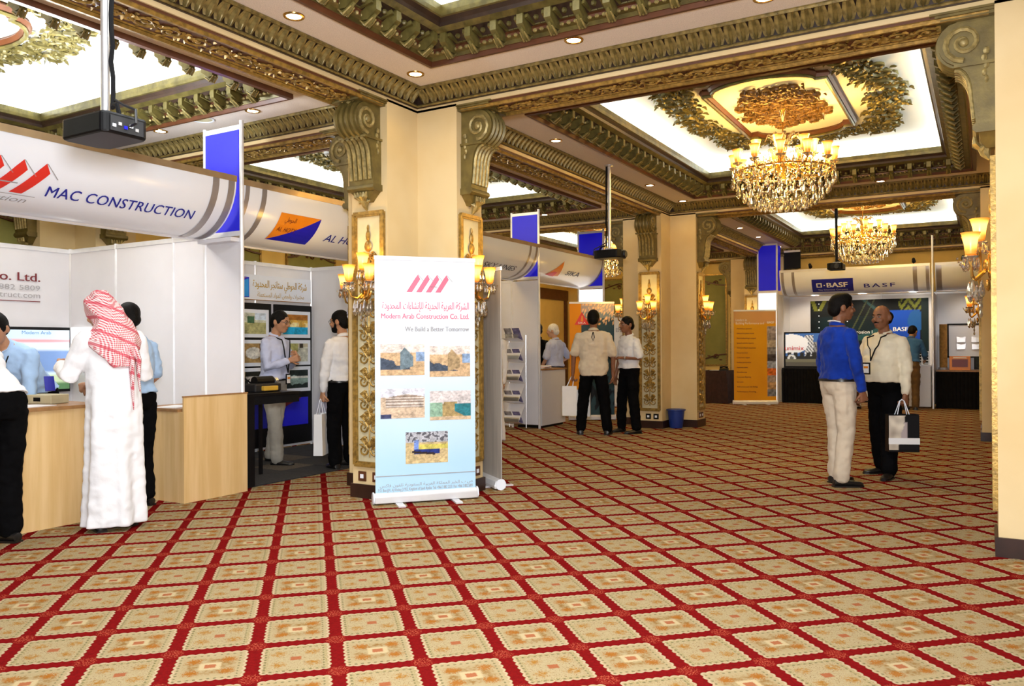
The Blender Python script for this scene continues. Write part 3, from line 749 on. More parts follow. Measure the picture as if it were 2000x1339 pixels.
sconce(XL + E_, Y2, 1.83, 3, 'lit crystal sconce seen side-on against the green panel, above the draped table', 1.)
sconce(XR - E_, Y1, 1.83, 1, 'large amber sconce on the cream column closest to the camera')
sconce(XR - .10 - E_, Y2, 1.78, 1, 'smaller amber sconce below the closest one, on the yellow column beyond')
sconce(XL - .13, Y3 - E_, 1.83, 2, 'amber sconce mostly hidden behind the orange list banner')

def chandelier_proto():
    t = thing('chandelier', '', 'chandelier')
    z = lambda v: v - ZT
    obj('canopy', MB().lathe([(.0, z(4.05)), (.085, z(4.05)), (.075, z(4.03)), (.03, z(3.98)), (.016, z(3.90)), (.012, z(3.86))][1:], 14), 'brass', t, True)
    obj('stem', MB().lathe([(.008, z(3.88)), (.008, z(3.70)), (.03, z(3.67)), (.018, z(3.62)), (.05, z(3.56)), (.028, z(3.50)), (.07, z(3.42)), (.09, z(3.36)), (.05, z(3.28)), (.02, z(3.20))], 12), 'brass', t, True)
    up = 0
    for n, r, zz, zs in ((12, .545, 3.375, 3.30), (7, .33, 3.485, 3.38)):
        for k in range(n):
            q = 2 * PI * (k + .3) / n; c, s_ = math.cos(q), math.sin(q)
            pts = [(.05 * c, .05 * s_, z(zs + .06)), (.25 * r / .5 * c, .25 * r / .5 * s_, z(zs - .04)), (r * .85 * c, r * .85 * s_, z(zs - .03)), (r * c, r * s_, z(zz - .04)), (r * c, r * s_, z(zz))]
            a = obj('arm', MB().tube(pts, .010, 6), 'brass', t, True)
            link('crystal_cup', U_CUP, a, (r * c, r * s_, z(zz)), (0, 0, 0), (1.15, 1.15, 1.1)); link('glass_shade', U_SHADE, a, (r * c, r * s_, z(zz) + .008), (0, 0, 0), (1.0, 1.0, 1.1))
    # crown of glass leaves
    for k in range(10):
        q = 2 * PI * k / 10; c, s_ = math.cos(q), math.sin(q)
        obj('glass_leaf', MB().tube([(.05 * c, .05 * s_, z(3.60)), (.11 * c, .11 * s_, z(3.68)), (.17 * c, .17 * s_, z(3.71)), (.20 * c, .20 * s_, z(3.66))], [.012, .022, .020, .004], 6, .5), 'crystal', t)
    # bead strands from the crown to the rim and from the rim to the bowl
    m1, m2 = MB(), MB()
    for i in range(9):
        u = i / 8; m1.ell((.10 + .44 * u, 0, z(3.62 - .30 * u - .10 * math.sin(PI * u))), .0125, 5, 3)
    for i in range(8):
        u = i / 7; m2.ell((.53 - .42 * u, 0, z(3.28 - .34 * u - .05 * math.sin(PI * u))), .014, 5, 3)
    s1, s2 = mesh('bead_strand', m1, 'crystal'), mesh('bead_strand', m2, 'crystal')
    for k in range(20): link('bead_strand', s1, t, (0, 0, 0), (0, 0, 2 * PI * k / 20)); link('bead_strand', s2, t, (0, 0, 0), (0, 0, 2 * PI * (k + .5) / 20))
    for r, zz, n, me in ((.555, 3.325, 36, U_DROP), (.56, 3.24, 28, U_DROPB), (.50, 3.14, 26, U_DROPB), (.43, 3.07, 22, U_DROPB), (.36, 3.01, 18, U_DROPB), (.27, 2.97, 20, U_DROPB), (.17, 2.96, 14, U_DROPB), (.33, 3.42, 24, U_DROP), (.10, 3.0, 8, U_DROPB)):
        for k in range(n):
            q = 2 * PI * (k + .37 * (r * 10 % 1)) / n
            link('crystal_drop', me, t, (r * math.cos(q), r * math.sin(q), z(zz)))
    obj('bowl_ring', MB().tube([(.53 * math.cos(2 * PI * k / 32), .53 * math.sin(2 * PI * k / 32), z(3.29)) for k in range(33)], .012, 6), 'brass', t, True)
    rnd = random.Random(3); m_ = MB()
    for k in range(170):
        q = rnd.uniform(0, 2 * PI); r = .5 * math.sqrt(rnd.random()); zz = 3.36 - .42 * rnd.random() * (1.08 - r / .6)
        m_.T = Matrix.Translation((r * math.cos(q), r * math.sin(q), z(zz))); d_ = drop_mb(rnd.uniform(.035, .07), rnd.uniform(.01, .016)); m_.add(d_.v, d_.f)
    stuff(obj('crystal_mass', m_, 'crystal', t))
    return t
ch = chandelier_proto()
ch.location = ((XL + XR) / 2, 9.43, ZT); ch['label'] = 'large crystal chandelier with amber glass shades in the big ceiling bay'
CH = [((XL + XR) / 2, 16.4, ZT, 'smaller-looking crystal chandelier beyond the large one, above the blue booth sign'), ((XL + XW) / 2, 16.4, ZT, 'crystal chandelier half hidden behind the black projector beyond the white booths')]
for x, y, zz, lab in CH: dup(ch, (x, y, zz), .2, lab)
for o_ in [ch] + [o for o in COL.objects if o.name.startswith('chandelier.')]: o_['group'] = 'crystal chandeliers'
for x, y, zz in [((XL + XR) / 2, 9.43, ZT)] + [c[:3] for c in CH]:
    for k in range(3):
        q = 2 * PI * k / 3; lamp('chandelier_lamp', 'POINT', (x + .42 * math.cos(q), y + .42 * math.sin(q), 3.52), CHAND / 3.4, AMBER, .12)
    lamp('chandelier_lamp', 'POINT', (x, y, 3.17), CHAND * .35, AMBER, .1)

for y in (9.43, 2.4): lamp('chandelier_lamp', 'POINT', ((XL + XW) / 2, y, 3.35), CHAND * .30, AMBER, .35)   # the chandeliers hidden by the banner column and out of frame
# ------------------------------------------------------------------ ceiling projectors
def projector(x, y, z, label, top=ZC, rz=0., pole_m='alu'):
    t = thing('projector', label, 'projector', (x, y, z), rz)
    m_ = MB(); m_.prism([(-.17, -.12), (.15, -.12), (.17, -.09), (.17, .11), (.12, .13), (-.15, .13), (-.19, .08), (-.19, -.09)], 0, .105, 'z')
    obj('body', m_, 'black', t, bevel=.012)
    m_ = MB(); m_.bx(.1705, .174, -.085, .09, .012, .085); pp = obj('port_panel', m_, 'dark_grey', t)
    for i in range(5): obj('port', MB().bx(.174, .178, -.075 + .03 * i, -.058 + .03 * i, .03 + .012 * (i % 2), .045 + .012 * (i % 2)), ['white_gloss', 'alu', 'blue', 'white_gloss', 'alu'][i], pp)
    m_ = MB(); m_.tube([(-.185, -.03, .05), (-.215, -.03, .05)], [.045, .040], 14); obj('lens', m_, 'dark_grey', t, True)
    m_ = MB(); m_.tube([(.0, 0, .105), (0, 0, .13)], [.07, .06], 14); m_.bx(-.05, .05, -.05, .05, .10, .118)
    for sx, sy in ((-.09, -.06), (.09, -.06), (-.09, .06), (.09, .06)): m_.bar((0, 0, .115), (sx, sy, .11), .02, .012)
    obj('mount', m_, 'alu', t)
    h = top - z
    m_ = MB(); m_.tube([(0, 0, .12), (0, 0, h * .62)], .021, 12); m_.tube([(0, 0, h * .60), (0, 0, h * .68)], .027, 12); m_.tube([(0, 0, h * .66), (0, 0, h - .012)], .024, 12)
    obj('pole', m_, pole_m, t, True)
    obj('ceiling_plate', MB().lathe([(.06, h - .0), (.06, h - .012), (.026, h - .02)], 14), pole_m, t)
    rnd = random.Random(5)
    pts = [(.036 + .006 * rnd.uniform(-1, 1), .012 + .006 * rnd.uniform(-1, 1), .16 + (h - .17) * i / 14) for i in range(15)]
    obj('cable', MB().tube([(.15, -.02, .09), (.14, -.03, .15), (.07, .0, .17)] + pts, .011, 6), 'black_matt', t, True)
    obj('cable', MB().tube([(.174, .02, .05), (.22, .02, .06), (.20, .03, .13), (.10, .03, .17), (.05, .02, .20)], .007, 6), 'dark_grey', t, True)
    return t
projector(-3.78, 2.42, 2.36, 'black projector with grey ports hanging on a silver pole over the closest white booth')
projector(-4.10, 9.42, 2.43, 'black projector on a grey pole in front of the half hidden chandelier', ZC, rad(180))
projector(-2.13, 14.4, 2.58, 'black projector on a thin black pole in front of the blue and white booth sign', ZT, rad(90), 'black')
# ------------------------------------------------------------------ exhibition booths
M['slate_ink'] = mat('slate_ink', (.05, .055, .10), .4, 0, .05, 3.)
M['rail'] = mat('rail_brown_reflection', (.50, .36, .21), .3, .55, .1, 6.)  # aluminium rail; the brown it reflects is put into its colour
M['alu_white'] = mat('pale_aluminium', (.80, .80, .83), .3, .25, .05, 8.)
class Kit:
    """one thing whose parts are given in hall coordinates"""
    def __init__(s, name, label, cat, at, rz=0., group=None):
        s.t = thing(name, label, cat, (at[0], at[1], at[2] if len(at) > 2 else 0), rz, group)
        s.T = (Matrix.Translation((at[0], at[1], at[2] if len(at) > 2 else 0)) @ Matrix.Rotation(rz, 4, 'Z')).inverted()
    def mb(s): m_ = MB(); m_.T = s.T; return m_
    def part(s, name, m_, mats, parent=None, smooth=False, bevel=0, label=None): return obj(name, m_, mats, parent or s.t, smooth, bevel, label=label)
    def bx(s, name, mats, *a, parent=None, bevel=0, label=None): return s.part(name, s.mb().bx(*a), mats, parent, False, bevel, label)
    def post(s, x, y, z1, r=.021):
        return s.part('post', s.mb().add(*_oct(x, y, 0, z1, r)), 'alu_white')
    def panel(s, p, q, z0, z1, m_='white_panel', name='panel', th=.012):
        a, b = Vector((p[0], p[1], 0)), Vector((q[0], q[1], 0)); d = (b - a).normalized() * .02; a += d; b -= d
        k = s.mb(); k.bar((a.x, a.y, (z0 + z1) / 2), (b.x, b.y, (z0 + z1) / 2), th, z1 - z0); return s.part(name, k, m_)
    def rail(s, p, q, z, h=.045, m_='alu_white', th=.034):
        k = s.mb(); k.bar((p[0], p[1], z), (q[0], q[1], z), th, h); return s.part('rail', k, m_)
    def wall(s, pts, z1=2.4, z0=.06, skip_first=False):
        for i, p in enumerate(pts):
            if not (i == 0 and skip_first): s.post(p[0], p[1], z1 + .012)
            if i:
                q = pts[i - 1]; s.panel(q, p, z0, z1 - .03); s.rail(q, p, z1 - .02); s.rail(q, p, z0 - .01)
    def fascia(s, ax, front, a, b, zc, r=.5, bands=(), rail='rail'):
        """quarter-round sign board: front edge at the top, curving in below"""
        n = 12; k = s.mb(); P = lambda l, th, rr: s.wrap(ax, front, zc, r, l, th, rr)
        k.loft([[P(l, -90 + 90 * i / n, 0) for i in range(n + 1)] for l in (a, b)], False, False)
        f = s.part('fascia', k, 'white_gloss', None, True)
        k = s.mb(); p, q = P(a, 0, -.01), P(b, 0, -.01); k.bar((p.x, p.y, p.z + .02), (q.x, q.y, q.z + .02), .035, .055); s.part('fascia_rail', k, rail)
        k = s.mb(); p, q = P(a, -90, 0), P(b, -90, 0); k.bar(p, q, .03, .03); s.part('fascia_rail', k, 'alu_white')
        for l0, l1 in bands:
            k = s.mb(); k.loft([[P(l, -90 + 90 * i / n, .004) for i in range(n + 1)] for l in (l0, l1)], False, False); s.part('grey_band', k, 'steel_grey', f, True)
        return f
    def wrap(s, ax, front, zc, r, l, th, rr=0.):
        t = math.radians(th); h = front + (-r + (r + rr) * math.cos(t)) * (1 if ax == 'y' else -1)
        return Vector((h, l, zc + (r + rr) * math.sin(t))) if ax == 'y' else Vector((l, h, zc + (r + rr) * math.sin(t)))
    def curved(s, mb_, m_, parent, ax, front, zc, r, l0, s0, name='lettering', rr=.006):
        """lay flat x-z artwork on the quarter round; s0 is arc height above the lower edge"""
        b_ = bmesh.new(); vv = [b_.verts.new(v) for v in mb_.v]
        for f_ in mb_.f:
            try: b_.faces.new([vv[i] for i in f_])
            except ValueError: pass
        zs = [v[2] for v in mb_.v]
        for i in range(1, 8): bmesh.ops.bisect_plane(b_, geom=b_.verts[:] + b_.edges[:] + b_.faces[:], plane_co=(0, 0, min(zs) + (max(zs) - min(zs)) * i / 8), plane_no=(0, 0, 1))
        b_.verts.index_update(); mb_ = MB(); mb_.v = [tuple(v.co) for v in b_.verts]; mb_.f = [tuple(v.index for v in f_.verts) for f_ in b_.faces]; b_.free()
        k = s.mb(); k.add([s.wrap(ax, front, zc, r, l0 + v[0], -90 + math.degrees((s0 + v[2]) / r), rr + v[1]) for v in mb_.v], mb_.f)
        return s.part(name, k, m_, parent)
    def text(s, body, size, m_, at, rz, parent=None, name='lettering', **kw):
        k = s.mb(); t = text_mb(body, size, **kw); T = s.T
        k.T = T @ Matrix.Translation(at) @ Matrix.Rotation(rz, 4, 'Z'); k.add(t.v, t.f); return s.part(name, k, m_, parent)
    def picture(s, name, wd, ht, fn, nx, ny, at, rz, parent=None, m_='print'):
        o = printed(name, wd, ht, fn, nx, ny, parent or s.t, (0, 0, 0), (0, 0, 0), m_)
        for v in o.data.vertices: v.co = s.T @ Matrix.Translation(at) @ Matrix.Rotation(rz, 4, 'Z') @ v.co
        return o
def _oct(x, y, z0, z1, r):
    c = [(x + r * math.cos(PI / 8 + PI * k / 4), y + r * math.sin(PI / 8 + PI * k / 4)) for k in range(8)]
    return [(a, b, z0) for a, b in c] + [(a, b, z1) for a, b in c], [tuple(range(7, -1, -1)), tuple(range(8, 16))] + [(i, (i + 1) % 8, 8 + (i + 1) % 8, 8 + i) for i in range(8)]
def poly_mb(*polys):
    """flat x-z polygons subdivided a little so they can be bent"""
    m_ = MB()
    for p in polys:
        m_.add([(a, 0, b) for a, b in p], [tuple(range(len(p)))])
    return m_
def strip_mb(pa, pb, n=6):
    """a ruled strip between two x-z edges"""
    m_ = MB(); vs = []
    for i in range(n + 1):
        t = i / n
        for e in (pa, pb): vs.append((e[0][0] + (e[1][0] - e[0][0]) * t, 0, e[0][1] + (e[1][1] - e[0][1]) * t))
    return m_.add(vs, [(2 * i, 2 * i + 1, 2 * i + 3, 2 * i + 2) for i in range(n)])
def merge(*mbs):
    r = MB()
    for q in mbs: r.add(q.v, q.f)
    return r
def logo_mah(wd, ht, sl=None):
    """four slanted bars with roof-like tops"""
    m_ = MB(); bw = wd * .125; sp = wd * .225; sl = wd * .24
    for i in range(4):
        x = sp * i
        m_ = merge(m_, strip_mb(((x, 0), (x + sl * .86, ht * .80)), ((x + bw, 0), (x + bw + sl * .82, ht * .74))), poly_mb([(x + sl * .86, ht * .80), (x + bw + sl * .82, ht * .74), (x + sl * 1.12, ht)]))
    t = MB()
    for i in range(4): t = merge(t, strip_mb(((sp * i + sl * 1.12, ht), (sp * i + sl * 1.12 + sp * .62, ht * .60)), ((sp * i + sl * 1.12 + wd * .012, ht), (sp * i + sl * 1.12 + sp * .62 + wd * .014, ht * .60))))
    t = merge(t, strip_mb(((sp * 2.35, ht * .30), (sp * 3.2, ht * .30)), ((sp * 2.35, ht * .335), (sp * 3.2, ht * .335))))
    return m_, t
def light_tower(K, x0, x1, y, z0, z1, name='light_box', m_='blue_box'):
    K.panel((x0, y), (x1, y), z0, z1, m_, name, .03); K.rail((x0, y), (x1, y), z1 + .02); K.rail((x0, y), (x1, y), z0 - .02)

# ---- closest booth
K = Kit('exhibition_booth', 'closest white booth, its curved sign with blue capitals and red slanted bars', 'booth', (-5.9, 5.11))
K.post(-5.9, 5.11, 3.42); K.post(-6.4, 5.11, 3.40)
K.panel((-5.9, 5.11), (-6.4, 5.11), .06, 2.33); K.rail((-5.9, 5.11), (-6.4, 5.11), .05)
light_tower(K, -5.9, -6.4, 5.11, 2.40, 3.34)
K.wall([(-6.4, 5.11), (-6.87, 5.11), (-7.8, 5.11), (-8.62, 5.11)], 2.4, skip_first=True)
K.wall([(-8.62, 5.11), (-8.62, 4.25), (-8.62, 3.27), (-8.62, 2.3)], 2.4, skip_first=True)
f = K.fascia('y', -5.9, 1.9, 5.05, 2.85, .5, ((4.79, 4.86), (4.96, 5.03)))
K.curved(text_mb('MAC CONSTRUCTION', .135, 1.29, .022, .0, 1.05), 'navy', f, 'y', -5.9, 2.85, .5, 3.40, .355)
a, b = logo_mah(.72, .27)
K.curved(a, 'red', f, 'y', -5.9, 2.85, .5, 2.66, .345, 'logo'); K.curved(b, 'grey_ink', f, 'y', -5.9, 2.85, .5, 2.66, .345, 'logo_line')
K.curved(strip_mb(((2.55 - 2.5, 0), (.84, 0)), ((.05, .006), (.84, .006))), 'grey_ink', f, 'y', -5.9, 2.85, .5, 2.5, .325, 'logo_line')
K.curved(text_mb('construction', .085, .60, .0, .25), 'grey_ink', f, 'y', -5.9, 2.85, .5, 2.70, .252)
K.bx('corner_block', 'white_panel', -6.38, -5.92, 5.0, 5.10, 2.30, 2.335)
bw = [c for c in K.t.children if c.name.startswith('panel')][-2]
K.text('Modern Arab Construction Co. Ltd.', .125, 'maroon', (-8.60, 2.42, 2.03), PI / 2, bw, wd=2.35, bold=.03)
K.text('TEL (03) 882 2233  -  FAX (03) 882 5809', .075, 'grey_ink', (-8.60, 2.9, 1.935), PI / 2, bw, wd=1.87)
K.text('www.macconstruct.com', .085, 'grey_ink', (-8.60, 3.75, 1.855), PI / 2, bw, wd=1.02)
K.bx('red_line', 'maroon', -8.604, -8.60, 2.42, 4.77, 1.815, 1.823, parent=bw)
K.bx('leaflet', 'white_box', -8.58, -8.22, 5.09, 5.098, 1.08, 1.55, label='bright white poster')  # a poster, no lamp: its brightness is put in as glow
lamp('booth_lamp', 'AREA', (-6.9, 3.6, 2.75), 16, (.97, .98, 1.), .25, 1.6, (0, 0, 0)); lamp('booth_uplight', 'AREA', (-6.6, 3.4, 2.9), 150, (.84, .92, 1.), .25, 1.8, (PI, 0, 0)); lamp('booth_lamp', 'SPOT', (-6.7, 4.3, 2.5), 40, NEUT, .05, None, (0, rad(70), rad(180)), 80)
M['sky_ink0'] = mat('screen_blue_ink', (.10, .30, .70), .4, 0, .05, 3.)
S = Kit('display_screen', 'large wide lit screen on the back wall of the closest booth', 'screen', (-8.6, 4.1, .86))
S.bx('screen_frame', 'black', -8.6, -8.55, 3.05, 5.06, .86, 1.55)
def scr(u, v):
    if v > .86: return (.55, .70, .78)
    if .80 < v < .83 and u > .1: return (.75, .25, .28)
    if v < .12: return (.10, .22, .10)
    if v < .25: return (.50, .62, .40)
    if u > .62 and .28 < v < .66: return (.16, .26, .50)
    return (.52 + .1 * v, .68, .76)
S.picture('screen_face', 1.99, .63, scr, 50, 22, (-8.545, 4.055, .89), PI / 2, None, 'screen')
S.text('Modern Arab', .05, 'sky_ink0', (-8.54, 4.55, 1.475), PI / 2, wd=.3)
# counters
K = Kit('reception_counter', 'long light wood counter the two leaning men work across', 'counter', (-5.95, 2.4))
K.bx('front_panel', 'wood', -5.97, -5.935, 1.0, 3.78, .0, .87); K.bx('side_panel', 'wood', -6.42, -5.97, 3.745, 3.78, 0, .87); K.bx('worktop', 'wood_dark', -6.5, -5.90, 1.0, 3.80, .87, .895)
K = Kit('reception_counter', 'short light wood counter with a raised front, beside the black podium', 'counter', (-5.95, 4.8))
K.bx('front_panel', 'wood', -5.877, -5.86, 4.45, 5.13, .0, .90); K.bx('side_panel', 'wood', -6.50, -5.877, 4.45, 4.485, 0, .775, label='darker wood side'); K.bx('front_edge', 'wood_dark', -5.878, -5.855, 4.445, 5.135, .90, .912)
K.bx('worktop', 'wood_dark', -6.52, -5.93, 4.44, 5.07, .775, .80)
for x, y, rz, lab in ((-6.2, 4.62, .3, 'loose white sheet on the short wood counter'), (-6.08, 3.28, .2, 'loose white sheet on the long wood counter by the man in white robe')):
    t = thing('paper_sheet', lab, 'paper', (x, y, .801 if y > 4 else .896), rz); obj('sheet', MB().bx(-.11, .11, -.15, .15, 0, .004), 'paper', t)
t = thing('document_tray', 'small beige box standing on the long wood counter', 'box', (-6.32, 3.55, .896), .3); obj('tray_box', MB().bx(-.13, .13, -.09, .09, 0, .07), 'panel_grey', t, bevel=.006); obj('tray_label', MB().bx(-.03, .03, -.094, -.09, .02, .05), 'black', t)

# ---- second booth
K = Kit('exhibition_booth', 'second white booth, its curved sign with an orange and blue badge', 'booth', (-5.95, 8.0))
K.wall([(-6.02, 8.02), (-7.0, 8.02), (-7.9, 8.02), (-7.9, 7.05), (-7.9, 6.1), (-7.9, 5.22)], 2.4)
f = K.fascia('y', -5.95, 5.16, 7.98, 2.85, .5, ((5.20, 5.25), (5.40, 5.46)))
z0 = .258
K.curved(strip_mb(((0, 0), (.02, .335)), ((.0, 0), (.575, .335)), 8), 'orange', f, 'y', -5.95, 2.85, .5, 5.655, z0, 'badge')
K.curved(strip_mb(((0, 0), (.575, .335)), ((.55, 0), (.575, .335)), 8), 'blue', f, 'y', -5.95, 2.85, .5, 5.655, z0, 'badge')
K.curved(text_mb('AL HOTY', .075, .25, .0, .1), 'maroon', f, 'y', -5.95, 2.85, .5, 5.70, z0 + .135, rr=.010)
K.curved(text_mb(arabic('الحوطي'), .07, .15), 'maroon', f, 'y', -5.95, 2.85, .5, 5.75, z0 + .25, rr=.010)
K.curved(text_mb('AL HOTY', .135, .66, .018, .12), 'navy', f, 'y', -5.95, 2.85, .5, 6.39, .352)
H2 = Kit('sign_board', 'white header board with gold Arabic lettering in the second booth', 'sign', (-7.86, 7.2, 1.92))
H2.bx('board', 'white_gloss', -7.885, -7.865, 5.9, 7.98, 1.925, 2.235)
H2.text(arabic('شركة الحوطي ستانجر المحدودة'), .13, 'gold_ink', (-7.862, 6.98, 2.085), PI / 2, wd=.92, bold=.014)
H2.text(arabic('مختبرات وفحص المواد المستعملة'), .085, 'gold_ink', (-7.862, 7.05, 1.965), PI / 2, wd=.80)
H2.bx('badge', 'blue', -7.863, -7.861, 6.58, 6.92, 1.95, 2.20)
H2.part('badge_inlay', H2.mb().add([(-7.860, 6.60, 1.96), (-7.860, 6.91, 1.96), (-7.860, 6.91, 2.18), (-7.860, 6.60, 2.09)], [(0, 1, 2, 3)]), M.setdefault('sky_ink', mat('sky_blue_ink', (.02, .32, .85), .4, 0, .05, 3.)))
H2.part('badge_inlay', H2.mb().add([(-7.860, 6.60, 2.11), (-7.860, 6.88, 2.19), (-7.860, 6.60, 2.19)], [(0, 1, 2)]), 'orange')
H2.bx('board_edge', 'wood_dark', -7.887, -7.862, 5.9, 7.98, 1.918, 1.926)
def ph(kind):
    def fn(u, v):
        n = noise.noise(Vector((u * 5 + kind * 7, v * 4, kind * 1.7))); m2 = noise.noise(Vector((u * 13, v * 11 + kind, 3.1)))
        if kind == 0: c = (.42, .40, .18) if v < .55 else (.55, .56, .45); c = (.05, .12, .06) if abs(u - .45) < .12 and .5 < v < .85 else (.62, .72, .85) if u > .6 and v > .65 else c
        elif kind == 1: c = (.02, .40, .68) if v < .38 else (.70, .42, .08) if v < .72 else (.38, .14, .02); c = (.85, .70, .35) if .38 < v < .6 and n > .1 else c
        elif kind == 2: c = (.70, .68, .62) if (u - .55) ** 2 + (v - .5) ** 2 < .09 else (.38, .24, .09); c = (.10, .05, .03) if u > .75 and v > .55 else c
        elif kind == 3: c = (.42, .40, .14) if v > .55 and u < .6 else (.52, .46, .32); c = (.60, .60, .50) if u > .6 and v < .8 else c; c = (.04, .03, .02) if .65 < u < .8 and v > .75 else c
        elif kind == 4: c = (.02, .02, .015); c = (.60, .55, .48) if abs(u - .55 - .2 * n) < .16 and abs(v - .5) < .25 else c; c = (.45, .32, .10) if u < .25 and v > .55 else c
        else: c = (.02, .03, .03); c = (.25, .36, .33) if abs(v - .45 - .2 * n) < .17 and u > .15 else c; c = (.65, .65, .6) if abs(v - .6) < .05 and u > .3 else c
        k = 1 + .5 * n + .35 * m2 + .35 * noise.noise(Vector((u * 40, v * 30, kind * 2.))); return tuple(max(0, x * k) for x in c)
    return fn
for j, (ya, yb) in enumerate(((6.55, 7.27), (7.33, 7.985))):
    B = Kit('photo_board', ['black display board with three framed photos, next to the white post', 'black display board with three framed photos behind the man with the badge'][j], 'board', (-7.86, (ya + yb) / 2, .05))
    B.bx('backing_board', 'black', -7.885, -7.855, ya, yb, .06, 1.88)
    for i, (za, zb) in enumerate(((1.45, 1.80), (1.09, 1.42), (.74, 1.07))):
        yc = (ya + yb) / 2 + (.04 if j == 0 else .02); fr = B.bx('photo_mount', 'white_gloss', -7.855, -7.845, yc - .27, yc + .27, za, zb)
        B.picture('photo', .44, zb - za - .09, ph(i * 2 + j), 48, 34, (-7.842, yc, za + .045), PI / 2, fr)
    B.bx('lower_poster', 'blue' if j else 'navy', -7.855, -7.848, ya + .08, yb - .08, .30, .66); B.part('poster_corner', B.mb().add([(-7.845, ya + .08, .66), (-7.845, ya + .08, .52), (-7.845, yb - .20, .66)], [(0, 1, 2)]), 'maroon')
lamp('booth_lamp', 'SPOT', (-6.6, 7.3, 2.6), 45, (1, .85, .6), .05, None, (0, rad(62), rad(180)), 90)
G_ = Kit('booth_floor', 'dark carpet tile floor of the second booth', 'floor covering', (-6.9, 6.6))
rnd = random.Random(2)
for i in range(4):
    for j in range(6):
        x, y = -5.97 - .48 * i, 5.16 + .475 * j
        G_.bx('carpet_tile', 'grey_carpet2' if (i + j) % 2 and rnd.random() < .75 else 'grey_carpet', x - .478, x - .002, y + .002, y + .473, .002, .012 + .002 * rnd.random())
K = Kit('display_podium', 'black podium with an overhanging tray of equipment in front of the man with the badge', 'podium', (-6.15, 5.5))
K.bx('end_panel', 'black', -6.45, -5.93, 5.15, 5.28, .015, .86); K.bx('tray', 'black', -6.50, -5.92, 5.14, 5.86, .86, .885); K.bx('tray_skirt', 'black_matt', -6.49, -5.93, 5.28, 5.85, .78, .86)
K.bx('leg', 'black', -6.46, -6.43, 5.80, 5.83, .015, .78)
K = Kit('drilling_machine', 'black and yellow handheld machine lying on the podium tray', 'machine', (-6.15, 5.65, .885))
K.bx('body', 'dark_grey', -6.24, -6.08, 5.42, 5.76, .886, .97, bevel=.015); K.part('motor', K.mb().tube([(-6.16, 5.48, .99), (-6.16, 5.70, .99)], .05, 12), 'black'); K.bx('yellow_cap', M.setdefault('yellow_paint', mat('yellow_paint', (.62, .36, .04), .4, 0, .1, 6.)), -6.10, -6.04, 5.50, 5.68, .90, .945, bevel=.006)
K.part('dial', K.mb().tube([(-6.14, 5.72, .99), (-6.14, 5.75, 1.0)], .03, 12), 'alu'); K.part('cable', K.mb().tube([(-6.2, 5.5, .96), (-6.2, 5.38, 1.03), (-6.22, 5.28, 1.0), (-6.2, 5.24, .90)], .008, 6), 'black_matt', None, True)

lamp('booth_uplight', 'AREA', (-6.7, 8.6, 2.9), 60, (.86, .93, 1.), .25, 2.5, (PI, 0, 0))
# ---- third booth
K = Kit('exhibition_booth', 'third white booth, its curved sign with grey lettering alone', 'booth', (-6.12, 11.3))
K.post(-6.15, 11.30, 3.52); K.post(-6.65, 11.30, 3.50)
K.panel((-6.15, 11.3), (-6.65, 11.3), .06, 2.38); light_tower(K, -6.15, -6.65, 11.3, 2.44, 3.44)
K.wall([(-6.65, 11.3), (-7.6, 11.3), (-8.5, 11.3), (-8.5, 10.3), (-8.5, 9.3), (-8.5, 8.1)], 2.4, skip_first=True)
f = K.fascia('y', -6.1, 8.06, 11.24, 2.90, .5, ((10.92, 10.98), (11.12, 11.18)))
K.curved(text_mb('SKY LINES', .135, .92, .02, .12), 'slate_ink', f, 'y', -6.1, 2.90, .5, 9.83, .32)
# ---- fourth booth
K = Kit('exhibition_booth', 'fourth white booth, its curved sign with a small red wedge', 'booth', (-6.2, 13.9))
K.post(-6.2, 13.95, 3.55); K.post(-6.72, 13.95, 3.53); light_tower(K, -6.2, -6.72, 13.95, 2.46, 3.47)
K.panel((-6.2, 13.95), (-6.72, 13.95), .06, 2.40, 'white_box', 'light_box', .03)
f = K.fascia('y', -6.17, 11.36, 13.88, 2.93, .5, ((13.82, 13.87),))
K.curved(merge(strip_mb(((0, 0), (.40, .30)), ((.22, -.02), (.40, .30)), 6), strip_mb(((.22, -.02), (.40, .30)), ((.46, .005), (.40, .30)), 6)), 'orange', f, 'y', -6.17, 2.93, .5, 11.9, .33, 'logo')
K.curved(strip_mb(((.0, .0), (.2, .085)), ((.30, -.018), (.33, .085)), 5), 'red', f, 'y', -6.17, 2.93, .5, 11.9, .33, 'logo', .009)
K.curved(text_mb('SIKA', .135, .52, .02, .12), 'slate_ink', f, 'y', -6.17, 2.93, .5, 12.56, .385)
lamp('booth_lamp', 'SPOT', (-6.9, 12.4, 2.7), 18, WARM, .1, None, (0, 0, 0), 120)
K = Kit('booth_counter', 'white booth counter with papers on it, beside the brochure rack', 'counter', (-6.4, 11.8))
K.bx('front_panel', 'white_panel', -6.17, -6.14, 11.36, 12.20, .04, .93); K.bx('side_panel', 'white_panel', -6.62, -6.17, 12.17, 12.20, .04, .93); K.bx('worktop', 'wood_dark', -6.66, -6.12, 11.34, 12.23, .93, .955, label='pale wood top'); K.bx('plinth', 'black', -6.6, -6.17, 11.38, 12.16, 0, .04)
for i in range(5):
    t = thing('brochure', f'{["bottom","second","third","fourth","top"][i]} sheet of the paper pile on the white booth counter', 'paper', (-6.34 + .012 * i, 11.72 + .008 * i, .956 + .009 * i), .12 * i); obj('sheet', MB().bx(-.105, .105, -.15, .15, 0, .008), ['paper', 'paper', 'orange', 'paper', 'paper'][i], t)
K = Kit('brochure_rack', 'zigzag brochure rack standing against the white booth wall', 'rack', (-6.46, 11.08), -.05)
